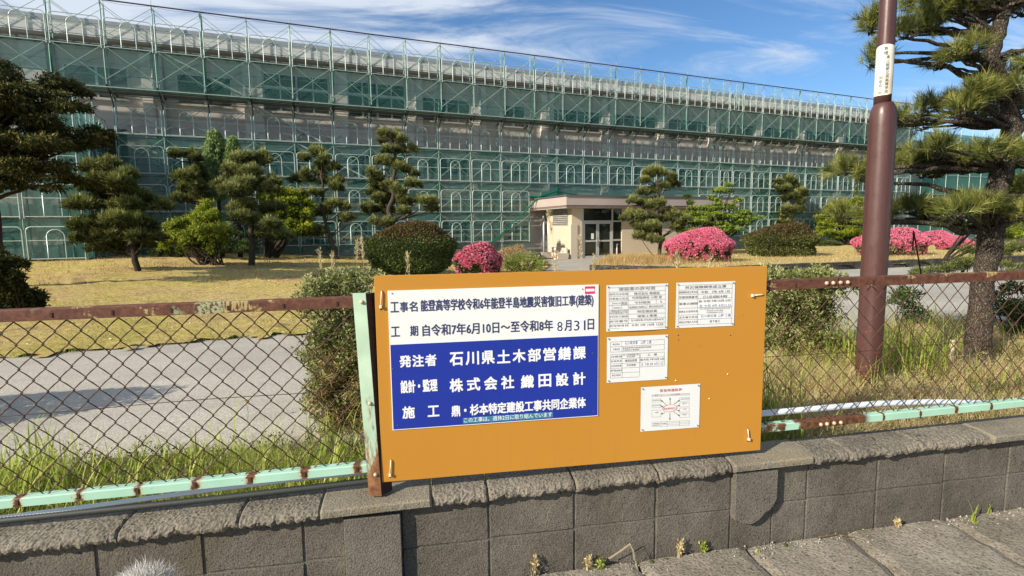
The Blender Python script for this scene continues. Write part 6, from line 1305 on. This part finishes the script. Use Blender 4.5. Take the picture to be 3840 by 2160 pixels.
field('kerb_grass', 1500, (4, 20), (9, 18), (0.03, 0.12), 0.008, 'grass', lambda x, y: (inpoly(x, y+0.35, LAWN_R) & ~inpoly(x, y, LAWN_R))*1.0, (0.2, 0.9), 0.0, tone=(0.5, 0.2))
# fallen petals and small pale leaves scattered over the lawn
x = rng.uniform(-14, 4, 2400); y = rng.uniform(6.5, 22, 2400); q = inl(x, y) & (rng.random(2400) < clump(0.9, 0.1)(x, y)); x, y = x[q], y[q]
P = np.stack([x, y, zg(x, y)+0.05], 1); V, F, t_ = leaves(P, rng.normal(size=P.shape)*np.array([1, 1, 0.25]), rng.uniform(0.02, 0.05, len(P)), 0.02, rng.random(len(P))); lm('petal', (0.55, 0.42, 0.22), (0.72, 0.66, 0.50), (0.80, 0.76, 0.66), 0.3)
o = link('fallen_petals', mesh_np('fallen_petals', V, [F], M['petal'], t_)); o['kind'] = 'stuff'
# tall seeding grass stalks
def stalk(px, py, py_top, label, lean=0.06, head=0.16, back=0.0, thick=0.0022, lean_y=0.0):
    c = Crown('grass_stalk', px, py, label, 'grass stalk', 'tall seeding grass stalks', back); H = (c.py-py_top)*c.k; P = [np.array([lean*H*t_**2, lean_y*H*t_**2, H*t_-(0.0 if t_ < 1 else 0.01)]) for t_ in np.linspace(0, 1, 9)]
    b = MB(); b.tube(P, np.linspace(thick, thick*0.4, 9), 5); b.build('stem', plain('straw_stem', (0.50, 0.40, 0.20), 0.7), c.o)
    n = 110; u_ = 1-head/H*rng.random(n); Q = np.stack([lean*H*u_**2, lean_y*H*u_**2, H*u_], 1)+rng.normal(0, 0.006, (n, 3)); D = np.stack([rng.normal(lean, 0.45, n), rng.normal(0, 0.45, n), np.full(n, 1.0)], 1)
    folobj('seed_head', [leaves(Q, D, rng.uniform(0.015, 0.04, n), 0.004, rng.random(n))], 'straw', c.o)
    n = 5; Q = np.repeat(np.array([[0, 0, 0.02]]), n, 0); V, F, t_ = blades(Q, rng.uniform(0.25, 0.5, n)*min(1, H), rng.uniform(0.2, 0.6, n), np.full(n, 0.006), rng.random(n)); o = link('blade', mesh_np('blade', V, [F], M['grass'], t_), c.o)
for q in ((1352, 1520, 905, 'seeding grass stalk with the tallest pale plume left of the board', 0.02), (1395, 1525, 900, 'seeding grass stalk leaning nearest the clipped bush and the board corner', -0.02), (1242, 1500, 938, 'slim seeding grass stalk standing apart over the dry lawn', -0.03), (1268, 1510, 945, 'second thin seeding stalk close beside the one standing apart', 0.01), (1180, 1480, 1065, 'short reddish seeding stalk above the rail left of the post', -0.01), (1548, 1540, 950, 'branched seeding stalk in front of the clipped bush above the board', 0.0), (2133, 1560, 800, 'tall arching seed plume crossing the porch wall above the board', -0.10), (2192, 1560, 890, 'pale seeding stalk in front of the glass doors', -0.03), (2205, 1540, 960, 'thin bare stalk beside the doors stalk', 0.04), (2075, 1540, 950, 'bent pale stalk rising over the board below the sink', 0.02), (2570, 1560, 945, 'leaning pale stalk in front of the largest azalea', -0.08), (2642, 1560, 960, 'upright thin stalk in front of the largest azalea', 0.01), (2530, 1560, 965, 'thin pale stalk over the board left of the largest azalea', 0.0), (3230, 1440, 1270, 'short seeding stalk just left of the brown pole behind the mesh', -0.03), (3298, 1450, 1345, 'short seeding stalk just right of the brown pole foot', 0.03)): stalk(*q)
def dandelion(px, py, dy, label):
    c = Crown('yellow_flower', px, py, label, 'flower', 'yellow wild flowers behind the fence'); H = dy*c.k; b = MB(); b.tube([(0, 0, 0), (0.01, 0, H*0.5), (0, 0, H)], 0.0016, 5); b.build('stem', plain('green_stem', (0.14, 0.20, 0.05), 0.7), c.o)
    n = 40; P = np.repeat(np.array([[0, 0, H]]), n, 0); D = np.stack([rng.normal(0, 1, n), rng.normal(0, 1, n), np.full(n, 0.5)], 1); folobj('petals', [leaves(P, D, 0.018, 0.006, rng.random(n))], 'yellow', c.o)
dandelion(3236, 1500, 70, 'yellow flower in front of the brown pole foot'); dandelion(3120, 1450, 45, 'yellow flower in the straw between board and pole'); dandelion(928, 1590, 90, 'yellow flower over the asphalt left of the fence post')
# weeds along the foot of the wall
def weed(x, y, h, n, mat, label, spread=0.5, seed=False, w=0.006):
    o = empty('pavement_weed', (x, y, zp(x)-0.004)); tag(o, label, 'weed', 'weeds at the foot of the wall')
    P = np.repeat(np.array([[0, 0, 0.0]]), n, 0)+rng.normal(0, 0.008, (n, 3))*np.array([1, 0.4, 0]); V, F, t_ = blades(P, rng.uniform(0.5, 1, n)*h, rng.uniform(0.1, spread, n), np.full(n, w), rng.random(n)); link('blades', mesh_np('blades', V, [F], M[mat], t_), o)
    if seed:
        m_ = 70; Q = np.stack([rng.normal(0, 0.006, m_), rng.normal(0, 0.006, m_), h*(0.3+0.75*rng.random(m_))], 1); folobj('leaflets', [leaves(Q, rng.normal(size=(m_, 3))+np.array([0, 0, 0.8]), 0.018, 0.007, rng.random(m_))], mat, o)
weed(0.735, 2.33, 0.07, 9, 'straw', 'straw coloured weed by the bent dry reed', 0.8, True); weed(0.79, 2.325, 0.055, 8, 'grass', 'leafy green weed just left of the bent dry reed', 0.9, True, 0.012); weed(0.48, 2.335, 0.10, 6, 'straw', 'thin grey weed on the wall foot below the board middle', 0.4, True)
weed(1.20, 2.335, 0.085, 7, 'straw', 'upright yellowish weed with seeds left of the pilaster', 0.2, True); weed(1.325, 2.34, 0.055, 6, 'grass', 'small upright weed close to the broken pilaster', 0.2, True); weed(1.59, 2.30, 0.02, 7, 'grass', 'tiny round leaved weed before the broken pilaster', 1.2, False, 0.014)
weed(2.405, 2.33, 0.045, 8, 'straw', 'little yellow weed between pilaster and right edge', 0.7, True); weed(2.83, 2.30, 0.16, 5, 'grass', 'tall curved green weed near the right edge', 0.55, False, 0.010); weed(2.82, 2.28, 0.025, 22, 'grass', 'flat rosette of green leaves around the tall curved weed', 1.6, False, 0.010); weed(2.98, 2.335, 0.10, 7, 'grass', 'upright green weed against the wall right of the curved one', 0.3, False)
weed(3.30, 2.32, 0.04, 30, 'rhodo', 'yellow green mat of weed at the far right of the wall foot', 1.8, False)
rd_ = MB(); z = zp(0.93)
for P in ([(0.835, 2.325, z+0.045), (0.89, 2.315, z+0.085), (0.935, 2.31, z+0.118)], [(0.935, 2.31, z+0.118), (0.95, 2.30, z+0.07), (0.962, 2.285, z+0.0)], [(0.935, 2.31, z+0.118), (0.942, 2.295, z+0.10), (0.948, 2.29, z+0.045)]):
    for q in range(len(P)-1): a_, b_ = np.array(P[q]), np.array(P[q+1]); rd_.add([a_+(-0.004, 0, 0.004), a_+(0.004, 0.002, -0.003), b_+(0.004, 0.002, -0.003), b_+(-0.004, 0, 0.004)], [(0, 1, 2, 3)])
o = rd_.build('dry_reed', plain('dry_reed', (0.55, 0.46, 0.30), 0.7)); sm = o.modifiers.new('thickness', 'SOLIDIFY'); sm.thickness = 0.001; tag(o, 'bent dry reed leaf leaning on the wall below the board', 'dry reed')
q_ = MB(); z = zp(2.05)
for (x0, y0, x1, y1) in ((1.93, 2.33, 2.06, 2.335), (2.06, 2.335, 2.12, 2.29), (2.07, 2.336, 2.13, 2.28)): q_.add([(x0, y0, z+0.006), (x0, y0-0.01, z+0.008), (x1, y1-0.01, z+0.012), (x1, y1, z+0.010)], [(0, 1, 2, 3)])
o = q_.build('dry_reed', M['straw']); sm = o.modifiers.new('thickness', 'SOLIDIFY'); sm.thickness = 0.001; tag(o, 'flat dry reed leaf lying where the paving joint meets the wall', 'dry reed')
for x, y, r in ((1.05, 2.325, 0.014), (1.75, 2.315, 0.012), (1.13, 2.33, 0.010)):
    q_ = MB(); q_.lathe([(r, 0), (r*0.8, r*0.4), (r*0.3, r*0.6)], 10); o = q_.build('moss_tuft', plain('moss', (0.06, 0.07, 0.015), 0.95, 0, 0.4, 300), smooth=True); o.location = (x, y, zp(x)); tag(o, {1.05: 'round dark moss tuft right of the bent dry reed', 1.75: 'oval moss tuft before the broken pilaster', 1.13: 'smaller moss tuft beside the round dark one'}[x], 'moss', 'moss tufts on the pavement')

# ------------------------------------------------------------------ the white dog whose back reaches into the picture
dg = empty('dog', (0, 0, 0)); tag(dg, 'fluffy white dog of which only the furry back shows at the bottom edge', 'dog')
d0 = ray(425, 2262); d0 = d0*(1.62/d0[1]); top = np.array([d0[0], d0[1], d0[2]+EYE]); gz_ = zp(top[0])
dg.location = (top[0], top[1], gz_); H = top[2]-gz_
V = [(-0.14, 0, H-0.105), (0.0, 0, H-0.095), (0.14, 0, H-0.10), (0.22, 0, H-0.05), (0.30, 0, H-0.01), (0.38, 0, H-0.04)]
E_ = [(0, 1), (1, 2), (2, 3), (3, 4), (4, 5)]; Rr = [0.075, 0.085, 0.085, 0.055, 0.062, 0.025]
for bx_, sx in ((0, -1), (0, 1), (2, -1), (2, 1)):
    b0 = len(V); x = V[bx_][0]; V += [(x, 0.05*sx, H-0.20), (x+(0.02 if bx_ else -0.03), 0.055*sx, (H-0.2)*0.5), (x, 0.055*sx, 0.025), (x+0.035, 0.055*sx, 0.015)]; E_ += [(bx_, b0), (b0, b0+1), (b0+1, b0+2), (b0+2, b0+3)]; Rr += [0.045, 0.026, 0.02, 0.018]
b0 = len(V); V += [(-0.21, 0, H-0.13), (-0.24, 0, H-0.24)]; E_ += [(0, b0), (b0, b0+1)]; Rr += [0.03, 0.025]
me = bpy.data.meshes.new('body'); me.from_pydata(V, E_, []); me.materials.append(plain('dog_skin', (0.72, 0.69, 0.63), 0.8)); ob = link('body', me, dg)
md = ob.modifiers.new('skin', 'SKIN'); 
for i, r in enumerate(Rr): me.skin_vertices[0].data[i].radius = (r, r)
me.skin_vertices[0].data[1].use_root = True
sb = ob.modifiers.new('sub', 'SUBSURF'); sb.levels = 2; sb.render_levels = 2
n = 5200; u_ = rng.uniform(-0.2, 0.2, n); an = rng.uniform(-2.6, 2.6, n); rad = 0.075
P = np.stack([u_, np.sin(an)*rad, H-0.098+np.cos(an)*rad], 1); D = np.stack([rng.normal(0.35, 0.3, n), np.sin(an)*0.8+rng.normal(0, 0.25, n), np.cos(an)*1.0+rng.normal(0, 0.25, n)], 1)
folobj('fur', [needles(P, D, 2, 0.036, 0.0026, 0.2, rng.random(n))], 'fur', dg)
dg.rotation_euler = (0, 0, R(-92))
